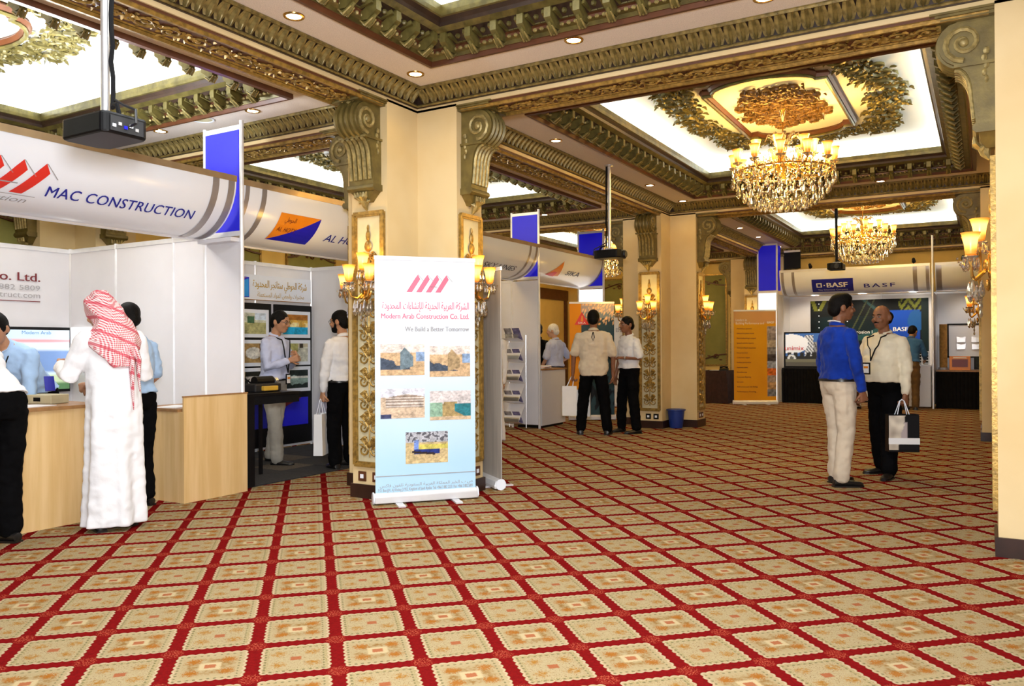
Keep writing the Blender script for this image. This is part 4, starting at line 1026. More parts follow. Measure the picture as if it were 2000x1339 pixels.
for s_ in (-1, 1): K.part('upright', K.mb().tube([(-6.46 + s_ * .155, 11.14, .02), (-6.46 + s_ * .155, 11.14, 1.50)], .009, 6), 'alu')
for i in range(5):
    z = .08 + .33 * i
    pk = K.part('pocket', K.mb().loft([[(-6.61, 11.10, z), (-6.31, 11.10, z), (-6.31, 11.108, z), (-6.61, 11.108, z)], [(-6.61, 10.90, z + .05), (-6.31, 10.90, z + .05), (-6.31, 10.908, z + .05), (-6.61, 10.908, z + .05)]]), 'white_gloss')
    K.part('pocket_front', K.mb().add([(-6.61, 10.90, z + .05), (-6.31, 10.90, z + .05), (-6.31, 10.93, z + .12), (-6.61, 10.93, z + .12)], [(0, 1, 2, 3)]), 'glass_clear', pk)
    if i < 4: K.part('back_plate', K.mb().loft([[(-6.61, 10.90, z + .05), (-6.31, 10.90, z + .05), (-6.31, 10.906, z + .05), (-6.61, 10.906, z + .05)], [(-6.61, 11.12, z + .32), (-6.31, 11.12, z + .32), (-6.31, 11.126, z + .32), (-6.61, 11.126, z + .32)]]), 'white_panel')
    for k in range(2):
        t = Kit('brochure', f'{["lowest","second lowest","middle","second highest","highest"][i]} {["grey","violet"][k]} brochure in the zigzag rack', 'brochure', (-6.53 + .14 * k, 11.0, z + .03), -.05)
        x = -6.535 + .15 * k
        t.part('cover', t.mb().loft([[(x - .065, 11.07, z + .02), (x + .065, 11.07, z + .02), (x + .065, 11.075, z + .02), (x - .065, 11.075, z + .02)], [(x - .065, 10.93 + .01 * k, z + .21), (x + .065, 10.93 + .01 * k, z + .21), (x + .065, 10.935 + .01 * k, z + .212), (x - .065, 10.935 + .01 * k, z + .212)]]), M.setdefault('violet_ink', mat('violet_print', (.20, .18, .36), .35, 0, .5, 18.)) if k else M.setdefault('grey_print', mat('grey_print', (.42, .40, .42), .35, 0, .6, 14.)))

# ---- blue booth at the far end
K = Kit('exhibition_booth', 'far booth with a dark backdrop under a white sign with a blue badge', 'booth', (-2.45, 18.6))
K.post(-4.02, 18.62, 3.62); K.post(-4.44, 18.62, 3.62); K.post(-.9, 18.5, 3.55)
K.panel((-4.44, 18.62), (-4.02, 18.62), 2.56, 3.58, 'blue_box', 'light_box', .03); K.panel((-4.44, 18.62), (-4.02, 18.62), .05, 2.50, 'white_box', 'light_box', .03); K.rail((-4.44, 18.62), (-4.02, 18.62), 2.53); K.rail((-4.44, 18.62), (-4.02, 18.62), 3.6)
K.panel((-4.02, 18.62), (-4.02, 18.95), 2.56, 3.58, 'blue_box', 'light_box', .03)
K.wall([(-4.02, 18.62), (-4.02, 19.2), (-4.02, 19.93), (-3.0, 19.93), (-2.0, 19.93), (-.9, 19.93), (.1, 19.93), (1.1, 19.93)], 2.47, skip_first=True)
K.panel((-.9, 18.5), (-.9, 19.93), .06, 2.4, 'white_panel')
f = K.fascia('x', 18.6, -3.96, -.95, 2.95, .5, ((-3.93, -3.87), (-3.70, -3.64), (-1.27, -1.19), (-1.03, -.97)), 'alu_white')
K.curved(strip_mb(((-3.29, .235), (-3.28, .595)), ((-2.44, .235), (-2.43, .595)), 6), 'navy', f, 'x', 18.6, 2.95, .5, 0, 0, 'badge')
K.curved(text_mb('BASF', .175, .42, .06), 'white_ink', f, 'x', 18.6, 2.95, .5, -2.97, .385, rr=.010)
K.curved(merge(strip_mb(((-3.19, .39), (-3.19, .50)), ((-3.165, .39), (-3.165, .50))), strip_mb(((-3.10, .39), (-3.10, .50)), ((-3.075, .39), (-3.075, .50))), strip_mb(((-3.19, .39), (-3.19, .415)), ((-3.075, .39), (-3.075, .415))), strip_mb(((-3.19, .48), (-3.19, .505)), ((-3.075, .48), (-3.075, .505))), strip_mb(((-3.04, .43), (-3.04, .46)), ((-3.01, .43), (-3.01, .46)))), 'white_ink', f, 'x', 18.6, 2.95, .5, 0, 0, 'logo', .010)
K.curved(text_mb('The Chemical Company', .065, .62), 'white_ink', f, 'x', 18.6, 2.95, .5, -3.17, .29, rr=.010)
K.curved(text_mb('BASF', .155, .60, .03, 0, 1.3), 'navy', f, 'x', 18.6, 2.95, .5, -2.22, .335)
K.fascia('x', 18.6, -.86, 1.6, 2.95, .5, ((-.84, -.74), (.9, 1.0)), 'alu_white')
K.bx('black_top_panel', 'black', -3.98, -3.62, 19.2, 19.25, 3.08, 3.46); K.rail((-3.98, 19.2), (-3.62, 19.2), 3.48)
for x in (-3.3, -1.25, -.35):
    q = K.part('spot_arm', K.mb().bar((x, 18.62, 2.98), (x, 18.55, 3.09), .02, .02), 'black'); K.part('spot_head', K.mb().tube([(x, 18.55, 3.09), (x, 18.66, 3.05)], [.03, .04], 10), 'black', q)
def basf(u, v):
    n = noise.noise(Vector((u * 6, v * 5, .3))); m2 = noise.noise(Vector((u * 2.2, v * 9, 2.)))
    c = (.004, .012, .016)
    if v < .80: k = max(0, .55 + n * .9 + .5 * m2); c = (.004, .05 * k, .075 * k)
    if abs(v - (.35 + .5 * (u - .1)) - .06 * n) < .03 and u < .6: c = (.05, .22, .24)
    if abs(v - (1.2 - 1.2 * (u - .3))) < .02 and v > .4: c = (.08, .25, .25)
    if abs((u - .36) - .35 * (v - .6)) < .006 and v > .55: c = (.20, .25, .10)
    if (abs((u - .42) - .35 * (v - .6)) < .006) and v > .55: c = (.16, .22, .10)
    if v > .87 and (abs(u - .02 - (1 - v) * .25) < .018 or abs(u - .13 + (1 - v) * .35) < .018): c = (.55, .60, .05)
    if v > .86 and .76 < u < .97 and abs(math.sin(u * 60 + v * 30 * (1 if int(u * 18) % 2 else -1))) > .62: c = (.50, .58, .06)
    if .655 < u < .935 and .42 < v < .86: c = (.004, .05 + .05 * (v - .42), .42 + .2 * (v - .42))
    if ((u - .90) ** 2 * 4 + (v - .72) ** 2) < .018: c = (.01, .10, .36)
    if u > .945: c = (.01, .05, .06)
    if v < .3: c = tuple(x * .5 for x in c)
    return tuple(x * .32 for x in c) if c[2] < .3 else c
K.picture('backdrop_print', 2.48, 1.80, basf, 110, 80, (-2.29, 19.905, .55), 0, None, 'print')
K.text('of Corrosion I', .105, 'white_ink', (-2.83, 19.90, 1.575), 0, wd=.64, bold=.01); K.text('BASF', .13, 'white_ink', (-1.76, 19.90, 1.62), 0, wd=.30, bold=.04)
K.part('light_dots', K.mb(), 'white_box') if False else None
for x in (-2.72, -3.34):
    for k in range(5): K.part('light_dot', K.mb().ell((x, 19.9, 1.72 + .14 * k), (.011, .004, .011), 6, 4), 'white_box')
for x in (-3.3, -2.3, -1.3): lamp('booth_lamp', 'SPOT', (x, 18.95, 2.44), 34, (1., .86, .68), .06, None, (rad(38), 0, 0), 110)
lamp('booth_lamp', 'SPOT', (.0, 18.95, 2.44), 22, NEUT, .06, None, (rad(38), 0, 0), 110)
S = Kit('display_screen', 'lit screen showing a cement mixer truck in the far booth', 'screen', (-3.6, 19.3, .80))
S.bx('screen_frame', 'black', -4.0, -2.9, 19.25, 19.30, .80, 1.62)
def truck(u, v):
    if v < .22: return (.10, .09, .07) if v < .12 else (.16, .15, .10)
    if ((u - .13) ** 2 + ((v - .24) * .75) ** 2) < .008: return (.65, .66, .64) if ((u - .13) ** 2 + ((v - .24) * .75) ** 2) > .002 else (.1, .1, .1)
    if v < .42 and (int(u * 23) % 3 or v < .3): return (.03, .03, .03)
    if ((u - .12) / .36) ** 2 + ((v - .68) / .30) ** 2 < 1: return (.78, .80, .83)
    if abs(u - .5) < .09 and v < .95: return (.70, .72, .74) if int(v * 17 + u * 30) % 2 else (.10, .11, .13)
    if u > .56 and v < .75: return (.25, .26, .27) if int(u * 40 + v * 13) % 3 else (.06, .06, .07)
    return (.05, .13, .36)
S.picture('screen_face', 1.04, .75, truck, 60, 44, (-3.45, 19.245, .835), 0, None, 'screen')
S.text('unimix', .15, 'red', (-3.98, 19.24, 1.20), 0, wd=.42, bold=.02)
K = Kit('display_table', 'black draped table under the screen with the mixer truck', 'table', (-3.5, 19.3)); K.bx('table_top', 'black', -4.0, -2.6, 19.0, 19.7, .77, .80); K.part('drape', K.mb().prism([(-4.0 + 1.4 * i / 40, 19.0 + .02 * (i % 2)) for i in range(41)] + [(-2.6, 19.7), (-4.0, 19.7)], .01, .77), 'black_matt')
K = Kit('booth_counter', 'white counter with a wire model on it, beside the man leaning in the blue shirt', 'counter', (-1.1, 18.8)); K.bx('front_panel', 'white_panel', -1.42, -.95, 18.6, 18.63, .03, .87); K.bx('side_panel', 'white_panel', -.98, -.95, 18.63, 19.2, .03, .87); K.bx('side_panel', 'white_panel', -1.42, -1.39, 18.63, 19.2, .03, .87); K.bx('worktop', 'white_gloss', -1.45, -.93, 18.58, 19.24, .87, .895)
K = Kit('wire_model', 'small white lattice frame standing on the white counter', 'model', (-1.12, 18.85, .895))
for x in (-1.26, -1.12, -.99):
    for y in (18.75, 18.95): K.part('post', K.mb().bx(x - .01, x + .01, y - .01, y + .01, .895, 1.18), 'white_gloss')
for i in range(5):
    for y in (18.75, 18.95): K.part('bar', K.mb().bx(-1.27, -.98, y - .006, y + .006, .92 + .06 * i, .932 + .06 * i), 'white_gloss')
K = Kit('display_table', 'black draped table holding the orange box, beyond the thin white post', 'table', (.2, 19.0)); K.bx('table_top', 'wood_dark', -.86, 1.1, 18.62, 19.4, .76, .785); K.part('drape', K.mb().prism([(-.86 + 1.96 * i / 56, 18.62 + .02 * (i % 2)) for i in range(57)] + [(1.1, 19.4), (-.86, 19.4)], .01, .76), 'black_matt')
K = Kit('sample_tube', 'brown round material sample standing upright by the thin white post', 'sample', (-.74, 19.2, .785)); K.part('core', K.mb().tube([(-.74, 19.2, .786), (-.74, 19.2, 1.74)], .075, 14), mat('brown_cork', (.42, .22, .05), .7, 0, .3, 14.), None, True); K.part('foot', K.mb().tube([(-.74, 19.2, .785), (-.74, 19.2, .83)], .095, 14), 'alu')
K = Kit('wall_board', 'black framed white board with four shiny sample packs', 'board', (-.2, 19.7, .95)); K.bx('board', 'white_panel', -.66, .5, 19.62, 19.65, 1.06, 1.74)
for a in ((-.68, -.65, 1.04, 1.76), (.49, .52, 1.04, 1.76)): K.bx('frame_bar', 'black', a[0], a[1], 19.60, 19.66, a[2], a[3])
K.bx('frame_bar', 'black', -.68, .52, 19.60, 19.66, 1.73, 1.76); K.bx('frame_bar', 'black', -.68, .52, 19.60, 19.66, 1.03, 1.06)
K.bx('stand_leg', 'black', -.62, -.58, 19.62, 19.66, .785, 1.04); K.bx('stand_leg', 'black', .42, .46, 19.62, 19.66, .785, 1.04)
for x, z in ((-.42, 1.42), (-.42, 1.27), (-.15, 1.42), (-.14, 1.27)): K.part('sample_pack', K.mb().prism([(x - .08, z - .06), (x + .075, z - .055), (x + .085, z + .06), (x, z + .035), (x - .085, z + .065)], 19.595, 19.62, 'y'), 'alu', label='shiny sample pack')
K = Kit('orange_box', 'orange box with a dark window on the black draped table', 'box', (-.42, 18.95, .785)); K.bx('carton', 'orange', -.62, -.24, 18.85, 19.05, .786, 1.07, bevel=.006); K.bx('window', M['maroon'], -.57, -.29, 18.842, 18.85, .85, 1.01); K.bx('strip', 'white_ink', -.55, -.31, 18.842, 18.85, 1.03, 1.05)
K = Kit('framed_picture', 'small dark picture propped beside the orange box', 'picture', (.0, 19.1, .785)); K.bx('frame', 'black', -.18, .3, 19.1, 19.13, .80, 1.06); K.picture('photo', .42, .22, ph(5), 20, 12, (.06, 19.095, .82), 0); K.bx('easel', 'black', .0, .1, 19.13, 19.2, .786, .9)

# ---- roll-up banners
def rollup(label, x, y, rz, wd, ht, art, nx, ny, m_='white_panel'):
    t = thing('rollup_banner', label, 'banner', (x, y, 0), rz)
    m_b = MB().prism([(-.055, .012), (.055, .012), (.06, .04), (.045, .085), (-.035, .10), (-.055, .07)], -wd / 2 - .01, wd / 2 + .01, 'x'); obj('cassette', m_b, 'alu_white', t, bevel=.008)
    for s_ in (-1, 1):
        obj('end_cap', MB().tube([(s_ * (wd / 2 + .01), 0, .052), (s_ * (wd / 2 + .022), 0, .052)], .052, 12), 'white_gloss', t, True)
        obj('foot', MB().bx(s_ * wd * .28 - .03, s_ * wd * .28 + .03, -.20, .20, .0, .012), 'alu_white', t)
    g = printed('graphic', wd, ht - .10, art, nx, ny, t, (0, -.02, .085))
    obj('backing', MB().bx(-wd / 2, wd / 2, -.016, -.012, .085, ht), 'panel_back', t)
    obj('top_bar', MB().bx(-wd / 2 - .005, wd / 2 + .005, -.028, -.008, ht - .025, ht + .008), 'white_gloss', t)
    obj('support_pole', MB().tube([(0, .02, .08), (0, .01, ht)], .009, 8), 'alu', t)
    return t
M['panel_back'] = mat('banner_back', (.50, .44, .38), .6, 0, .15, 2., stretch=(6, 6, .6))
def grad(u, v):
    t = max(0, min(1, (1 - v) * 1.15)); n = .03 * noise.noise(Vector((u * 3, v * 6, 1)))
    return (.84 - .36 * t ** 1.4 + n, .86 - .13 * t ** 1.4 + n, .93)
bn = rollup('white and pale blue company banner with five photos before the column', -4.125, 5.54, math.atan2(.66, .57), .87, 2.08, grad, 20, 60)
def bxz(px, py): return ((px - 830) / 194 * .87, (985 - (px - 733) / 194 * 13 - py) / 482 * 2.08)
def site(kind):
    def fn(u, v):
        n = noise.noise(Vector((u * 6 + kind * 5, v * 5, kind))); m2 = noise.noise(Vector((u * 17, v * 17, kind + .5)))
        if kind < 2:
            c = (.80, .68, .62) if v > .72 else (.62, .42, .24)
            if v < .55 - .5 * u + .15 * n and v > .18: c = (.06, .08, .12)
            if .45 < u < .75 and v < .9 - abs(u - .55) * 1.5 and v > .15 + .4 * (u - .4): c = (.40, .28, .15) if kind else (.16, .22, .26)
            if u > .8 and .45 < v < .75: c = (.25, .36, .55)
        elif kind == 2:
            c = (.72, .72, .82) if v > .70 else (.66, .50, .36)
            if .12 < u < .97 and .36 < v < .82 - .25 * abs(u - .6): c = (.30, .22, .17) if int(v * 21) % 2 else (.62, .55, .50)
            if u < .25 and v < .15: c = (.05, .06, .14)
        elif kind == 3:
            c = (.68, .62, .62) if v > .55 else (.40, .34, .14)
            if abs(u - .5) < .32 * (1.1 - v) and v < .62: c = (.42, .30, .13)
            if v < .55 and u > .6 and v > .75 - u * .75: c = (.03, .20, .24)
            if u < .3 and v < .6: c = (.28, .45, .33)
            if v < .12: c = (.62, .46, .30)
        else:
            c = (.55, .56, .62) if v > .66 else (.60, .46, .24)
            if .2 < u < .8 and .3 < v < .45 + .1 * u: c = (.02, .04, .22)
            if .15 < u < .7 and abs(v - (.36 - .15 * (u - .2))) < .035: c = (.03, .02, .02)
            if .2 < u < .3 and v > .45 and v < .75: c = (.20, .32, .75)
            if v > .66 and m2 > .05: c = (.10, .10, .12)
            if .45 < v < .6 and .3 < u: c = (.60, .52, .12)
        k = 1 + .30 * n + .40 * m2 + .35 * noise.noise(Vector((u * 45, v * 38, kind * 2.))); return tuple(max(0, min(1, x * k)) for x in c)
    return fn
for k, (xa_, ya_, xb_, yb_) in enumerate(((743, 670, 827, 731), (837, 668, 917, 729), (743, 757, 827, 815), (837, 757, 918, 815), (790, 840, 872, 902))):
    p, q = bxz((xa_ + xb_) / 2, yb_), bxz((xa_ + xb_) / 2, ya_)
    printed('photo', (xb_ - xa_) / 194 * .87, q[1] - p[1], site(k), 64, 46, bn, (p[0], -.0225, p[1]))
a, b = logo_mah(.37, .15); p = bxz(793, 567)
for k, (m_b, mm) in enumerate(((a, 'pink'), (b, 'grey_ink'))): obj('logo', m_b, mm, bn, loc=(p[0], -.0225, p[1]))
def bl(body, px, py, w_, size, m_, **kw): p = bxz(px, py); letters(body, size, m_, bn, (p[0], -.0225, p[1]), wd=w_ / 194 * .87, align='RIGHT', **kw)
bl(arabic('الشركة العربية الحديثة للإنشاءات المحدودة'), 915, 592, 168, .085, 'pink', bold=.012)
bl('Modern Arab Construction Co. Ltd.', 915, 611, 170, .062, 'pink', bold=.03)
bl('We Build a Better Tomorrow', 915, 636, 125, .058, 'grey_ink', bold=.04)
bl(arabic('ص ب الخبر المملكة العربية السعودية تلفون فاكس'), 921, 939, 180, .036, 'grey_ink')
bl('P.O. Box 691, Al Khobar 31952, Kingdom of Saudi Arabia  Tel: +966 3 882 2233  Fax: +966 3 882 5809', 921, 948, 183, .036, 'grey_ink', bold=.01)
bl('E-mail: mac@macconstruct.com    |    www.macconstruct.com', 890, 956, 135, .036, 'grey_ink', bold=.01)
p = bxz(830, 924); obj('rule_line', MB().bx(-.43, .43, -.0235, -.021, p[1] - .003, p[1] + .003), 'grey_ink', bn)
rollup('beige-backed roll-up banner turned away, behind the white and blue banner', -4.19, 6.56, rad(143), .86, 2.05, lambda u, v: (.75, .75, .78), 2, 2)
def orange_art(u, v):
    n = .04 * noise.noise(Vector((u * 2, v * 4, 4)))
    if v > .86: return (.62, .33 + n, .12)
    if u > .78 and .05 < v < .83:
        k = int((.83 - v) / .078); m2 = noise.noise(Vector((u * 25, v * 40, k))); base = [(.35, .30, .30), (.25, .22, .22), (.42, .36, .28), (.22, .22, .24), (.06, .05, .06), (.30, .34, .45), (.60, .14, .02), (.35, .28, .24), (.45, .28, .14), (.18, .19, .22)][k % 10]
        return tuple(max(0, x * (1 + .9 * m2)) for x in base)
    return (.72 + n, .30 + .06 * v + n, .008)
ob = rollup('orange list banner with a column of small pictures, by the blue light box', -4.40, 18.12, rad(28), .93, 2.10, orange_art, 40, 90)
letters('Leaders in\nBuilding Performance and', .075, 'white_ink', ob, (-.42, -.023, 1.86), wd=.62); letters('BASF', .075, 'white_ink', ob, (.27, -.023, 1.80), bold=.03)
for i, (tx, w_) in enumerate((('Admixture systems', .33), ('Admixtures for precast concrete', .38), ('Mining and tunneling technology for underground', .42), ('Sprayed concrete supports', .37), ('Waterproofing for basements', .42), ('Fire protection', .24), ('Concrete repair', .29), ('Surface protection', .31), ('Expansion joints', .24), ('Sealants', .22), ('Concrete flooring', .31), ('Grouts', .14), ('Adhesives and tile fixing', .45), ('Performance flooring', .42))):
    letters(tx, .042, 'maroon', ob, (-.40, -.023, 1.68 - .108 * i), wd=w_, bold=.02)
def city(u, v):
    if u < .27: return (.80, .30, .01)
    n = noise.noise(Vector((u * 9, v * 12, 1))); m2 = noise.noise(Vector((u * 30, v * 40, 2)))
    c = (.40, .36, .42) if v > .92 else (.20, .26, .34) if v > .86 else (.03, .07, .10)
    if v > .80 and m2 > .15: c = (.95, .62, .38)
    if v < .72: c = (.03, .07, .09) if n > -.1 else (.008, .012, .02)
    return c
sb = rollup('orange and night-city banner with a red triangle behind the two talking men', -6.02, 13.02, rad(34), .80, 2.10, city, 44, 70)
obj('triangle_badge', MB().prism([(-.31, 1.70), (-.05, 1.70), (-.18, 1.93)], -.028, -.022, 'y'), 'red', sb); obj('triangle_mark', MB().prism([(-.20, 1.76), (-.155, 1.76), (-.165, 1.86), (-.185, 1.86)], -.031, -.028, 'y'), 'orange', sb)
letters('SIKA', .05, 'white_ink', sb, (-.25, -.032, 1.715), wd=.14)
wb = rollup('white banner with dark letters beyond the man in the white polo', -6.55, 16.3, rad(30), .85, 2.0, lambda u, v: (.82, .82, .80), 2, 2)
letters('BE A PIECE', .13, 'grey_ink', wb, (-.38, -.023, 1.62), wd=.74); letters('OF CUBA', .13, 'grey_ink', wb, (-.30, -.023, 1.46), wd=.66)

# ---- small things standing about
t = thing('waste_bin', 'round dark blue waste bin at the foot of the column with black sockets', 'bin', (-4.27, 12.43, 0))
obj('bucket', MB().lathe([(.005, .004), (.10, .004), (.105, .02), (.135, .28), (.148, .285), (.148, .30), (.130, .30), (.098, .03), (.005, .025)], 24), 'bin_blue', t, True)
obj('rim', MB().lathe([(.146, .28), (.155, .283), (.155, .298), (.146, .302)], 24), 'bin_blue', t, True)
t = thing('draped_table', 'table under a dark brown floor-length cloth against the end wall', 'table', (-5.78, 18.45, 0))
obj('table_board', MB().bx(-.72, .72, -.32, .32, .715, .735), 'wood_dark', t)
pl = []
for i in range(120):
    q = i / 120; per = 2 * (1.48 + .68); d_ = q * per
    x, y = (-.74 + d_, -.34) if d_ < 1.48 else (.74, -.34 + d_ - 1.48) if d_ < 2.16 else (.74 - (d_ - 2.16), .34) if d_ < 3.64 else (-.74, .34 - (d_ - 3.64))
    pl.append((x, y, .5 + .5 * math.sin(i * 1.9)))
m_ = MB(); m_.loft([[(x * (1 + e * (.03 + .05 * s_)), y * (1 + e * (.04 + .08 * s_)), z) for x, y, s_ in pl] for z, e in ((.742, 0), (.70, .2), (.4, .7), (.006, 1.1))], True, False); m_.add([(-.74, -.34, .742), (.74, -.34, .742), (.74, .34, .742), (-.74, .34, .742)], [(0, 1, 2, 3)])
obj('cloth', m_, 'cloth_brown', t, True)
for i, (x, y, m__, lab) in enumerate(((-5.35, 18.35, 'paper', 'white leaflet on the brown draped table, nearest the orange banner'), (-5.65, 18.35, 'grey_print', 'grey brochure in the middle of the brown draped table'), (-5.95, 18.3, 'paper', 'white leaflet on the brown draped table, nearest the yellow column'))):
    t = thing('leaflet', lab, 'paper', (x, y, .744), .2 * i); obj('sheet', MB().bx(-.10, .10, -.14, .14, 0, .01), m__, t)
t = thing('desk_phone', 'small black object on the brown draped table', 'phone', (-5.17, 18.4, .744), .2); obj('body', MB().prism([(-.09, 0), (.09, 0), (.09, .05), (-.09, .02)], -.10, .10, 'x'), 'black', t); obj('handset', MB().tube([(-.09, -.04, .07), (0, -.04, .085), (.09, -.04, .07)], [.022, .015, .022], 8), 'black', t, True)
# ------------------------------------------------------------------ people
M['skin'] = mat('skin_tan', (.44, .22, .12), .55, 0, .1, 14., spec=.35)
M['skin_dark'] = mat('skin_brown', (.24, .10, .05), .5, 0, .12, 14., spec=.4)
M['skin_fair'] = mat('skin_fair', (.56, .31, .20), .55, 0, .1, 14., spec=.35)
M['hair_black'] = mat('black_hair', (.005, .004, .0035), .6, 0, .4, 60., .5, 130., spec=.12)
M['hair_white'] = mat('white_hair', (.72, .69, .64), .6, 0, .15, 60., .5, 130.)
M['hair_grey'] = mat('greying_hair', (.07, .06, .055), .55, 0, .5, 60., .5, 130.)
def cloth(name, c, v=.07): return mat(name, c, .9, 0, v, 5., .35, 16., spec=.15, sheen=.1)
M['shirt_white'] = cloth('white_shirt', (.80, .80, .82)); M['shirt_pale'] = cloth('pale_blue_shirt', (.52, .56, .76)); M['shirt_sky'] = cloth('light_blue_shirt', (.38, .55, .80))
M['shirt_blue'] = cloth('royal_blue_shirt', (.006, .036, .33), .3); M['shirt_cream'] = cloth('cream_shirt', (.74, .66, .50)); M['shirt_beige'] = cloth('beige_shirt', (.68, .58, .44)); M['shirt_mid'] = cloth('mid_blue_shirt', (.05, .15, .35))
M['black_cloth'] = mat('black_trousers', (.0035, .0035, .004), .9, 0, .3, 5., .35, 16., spec=.05); M['grey_cloth'] = cloth('grey_trousers', (.33, .31, .27)); M['khaki_cloth'] = cloth('khaki_trousers', (.62, .52, .40)); M['brown_cloth'] = cloth('brown_trousers', (.16, .09, .035), .2)
M['robe'] = cloth('white_robe', (.84, .84, .87), .03)
M['shoe'] = mat('black_shoe_leather', (.010, .009, .009), .35, 0, .3, 12.); M['shoe_tan'] = mat('tan_sandal_leather', (.20, .10, .045), .5, 0, .2, 12.)
M['eye_white'] = mat('eye_white', (.30, .26, .23), .8, 0, .02, 3., spec=.05)
def checks():
    m, nt, b = new_mat('red_white_check_cloth')
    tc = nt.nodes.new('ShaderNodeTexCoord'); sp = nt.nodes.new('ShaderNodeSeparateXYZ'); nt.links.new(tc.outputs['Object'], sp.inputs[0])
    x, y, z = [V(nt, sp.outputs[i]) for i in range(3)]
    a = (x * 1.0 + y * .7) * 70.; c = (z - y * .5) * 70.
    g = (a.fract().lt(.5) + c.fract().lt(.5)) * .5
    bands = ((z * 9. + x * 4.).fract() - .5).abs().lt(.10)
    r = mixc(nt, g, (.86, .80, .80), (.58, .07, .10)); r = mixc(nt, bands * .75, r, (.60, .05, .09))
    nt.links.new(r, b.inputs['Base Color']); b.inputs['Roughness'].default_value = .9; b.inputs['Specular IOR Level'].default_value = .15
    return m
M['checks'] = checks()
def blob(mb, m_, voxel=.012, sm=4, wr=0., fold=0., seed=0., extra=None):
    """fuse overlapping closed pieces into one continuous skin"""
    me = bpy.data.meshes.new('blob'); me.from_pydata(mb.v, [], mb.f); o = bpy.data.objects.new('blob', me)
    r = o.modifiers.new('r', 'REMESH'); r.mode = 'VOXEL'; r.voxel_size = voxel
    s_ = o.modifiers.new('s', 'SMOOTH'); s_.factor = .5; s_.iterations = sm
    out = baked(o); bpy.data.meshes.remove(me)
    if wr or fold:
        nv = len(out.vertices); co = np.empty(nv * 3, 'f'); no = np.empty(nv * 3, 'f'); out.vertices.foreach_get('co', co); out.vertices.foreach_get('normal', no); co = co.reshape(-1, 3); dd = np.empty(nv)
        for i in range(nv):
            p = Vector(co[i])
            d = wr * noise.noise(Vector((p.x * 9 + seed, p.y * 9, p.z * 13))) + wr * .6 * noise.noise(Vector((p.x * 22, p.y * 22 + seed, p.z * 26)))
            if fold: d += fold * noise.noise(Vector((p.x * 16 + seed, p.y * 16, p.z * 1.6)))
            dd[i] = d
        out.vertices.foreach_set('co', (co + no.reshape(-1, 3) * dd[:, None]).astype('f').ravel())
    if extra is not None:
        base = len(out.vertices); vs = [tuple(v.co) for v in out.vertices] + extra.v; fs = [tuple(p.vertices) for p in out.polygons] + [tuple(i + base for i in f) for f in extra.f]
        out2 = bpy.data.meshes.new('blob'); out2.from_pydata(vs, [], fs); bpy.data.meshes.remove(out); out = out2
    out.materials.clear(); out.materials.append(M[m_]); out.shade_smooth(); return out
def limb(mb, pts, rs, n=10, flat=1.):
    pts = [Vector(p) for p in pts]; a = (pts[0] - pts[1]).normalized(); b = (pts[-1] - pts[-2]).normalized(); r0, r1 = rs[0], rs[-1]
    P_ = [pts[0] + a * r0 * .92, pts[0] + a * r0 * .6] + pts + [pts[-1] + b * r1 * .6, pts[-1] + b * r1 * .92]
    mb.tube(P_, [r0 * .38, r0 * .8] + list(rs) + [r1 * .8, r1 * .38], n, flat)
def hand_pieces(wr, d, n, side, curl, k):
    """palm (for the fused body) and five separate fingers: d along the fingers, n out of the palm"""
    d = Vector(d).normalized(); n = Vector(n); n = (n - d * n.dot(d)).normalized(); s_ = d.cross(n) * side
    palm, fing = MB(), MB()
    for j in (-1, 0, 1): limb(palm, [wr + s_ * .010 * j, wr + d * .085 * k + s_ * .026 * j * k], [.022 * k, .019 * k], 8)
    for j, L in enumerate((.066, .076, .070, .054)):
        b = wr + d * .086 * k + s_ * (.030 - .020 * j) * k
        a1, a2, a3 = curl * .9, curl * 2.0, curl * 2.9; pts = [b - d * .02]
        for a, q in ((a1, .45), (a2, .32), (a3, .23)): pts.append(pts[-1] + (d * math.cos(a) + n * math.sin(a)) * (L * q * k + (.02 if len(pts) == 1 else 0)))
        fing.tube(pts, [.0098 * k, .0092 * k, .0085 * k, .0066 * k], 7)
        fing.ell(pts[-1], .0064 * k, 6, 4)
    t0 = wr + d * .030 * k + s_ * .028 * k; t1 = t0 + (d * .6 + s_ * .75 + n * .25).normalized() * .042 * k; t2 = t1 + (d * .85 + s_ * .25 + n * (.3 + .5 * curl)).normalized() * .036 * k
    fing.tube([t0 - s_ * .015, t0, t1, t2], [.014 * k, .013 * k, .0108 * k, .0080 * k], 7); fing.ell(t2, .0078 * k, 6, 4)
    return palm, fing
TORSO = [(.83, .100, .085, -.005), (.90, .158, .112, -.012), (.97, .165, .118, -.010), (1.05, .152, .108, .0), (1.15, .152, .112, .006), (1.27, .170, .122, .010), (1.36, .176, .115, .004), (1.42, .160, .092, -.004), (1.465, .100, .070, -.010), (1.50, .060, .056, -.006)]
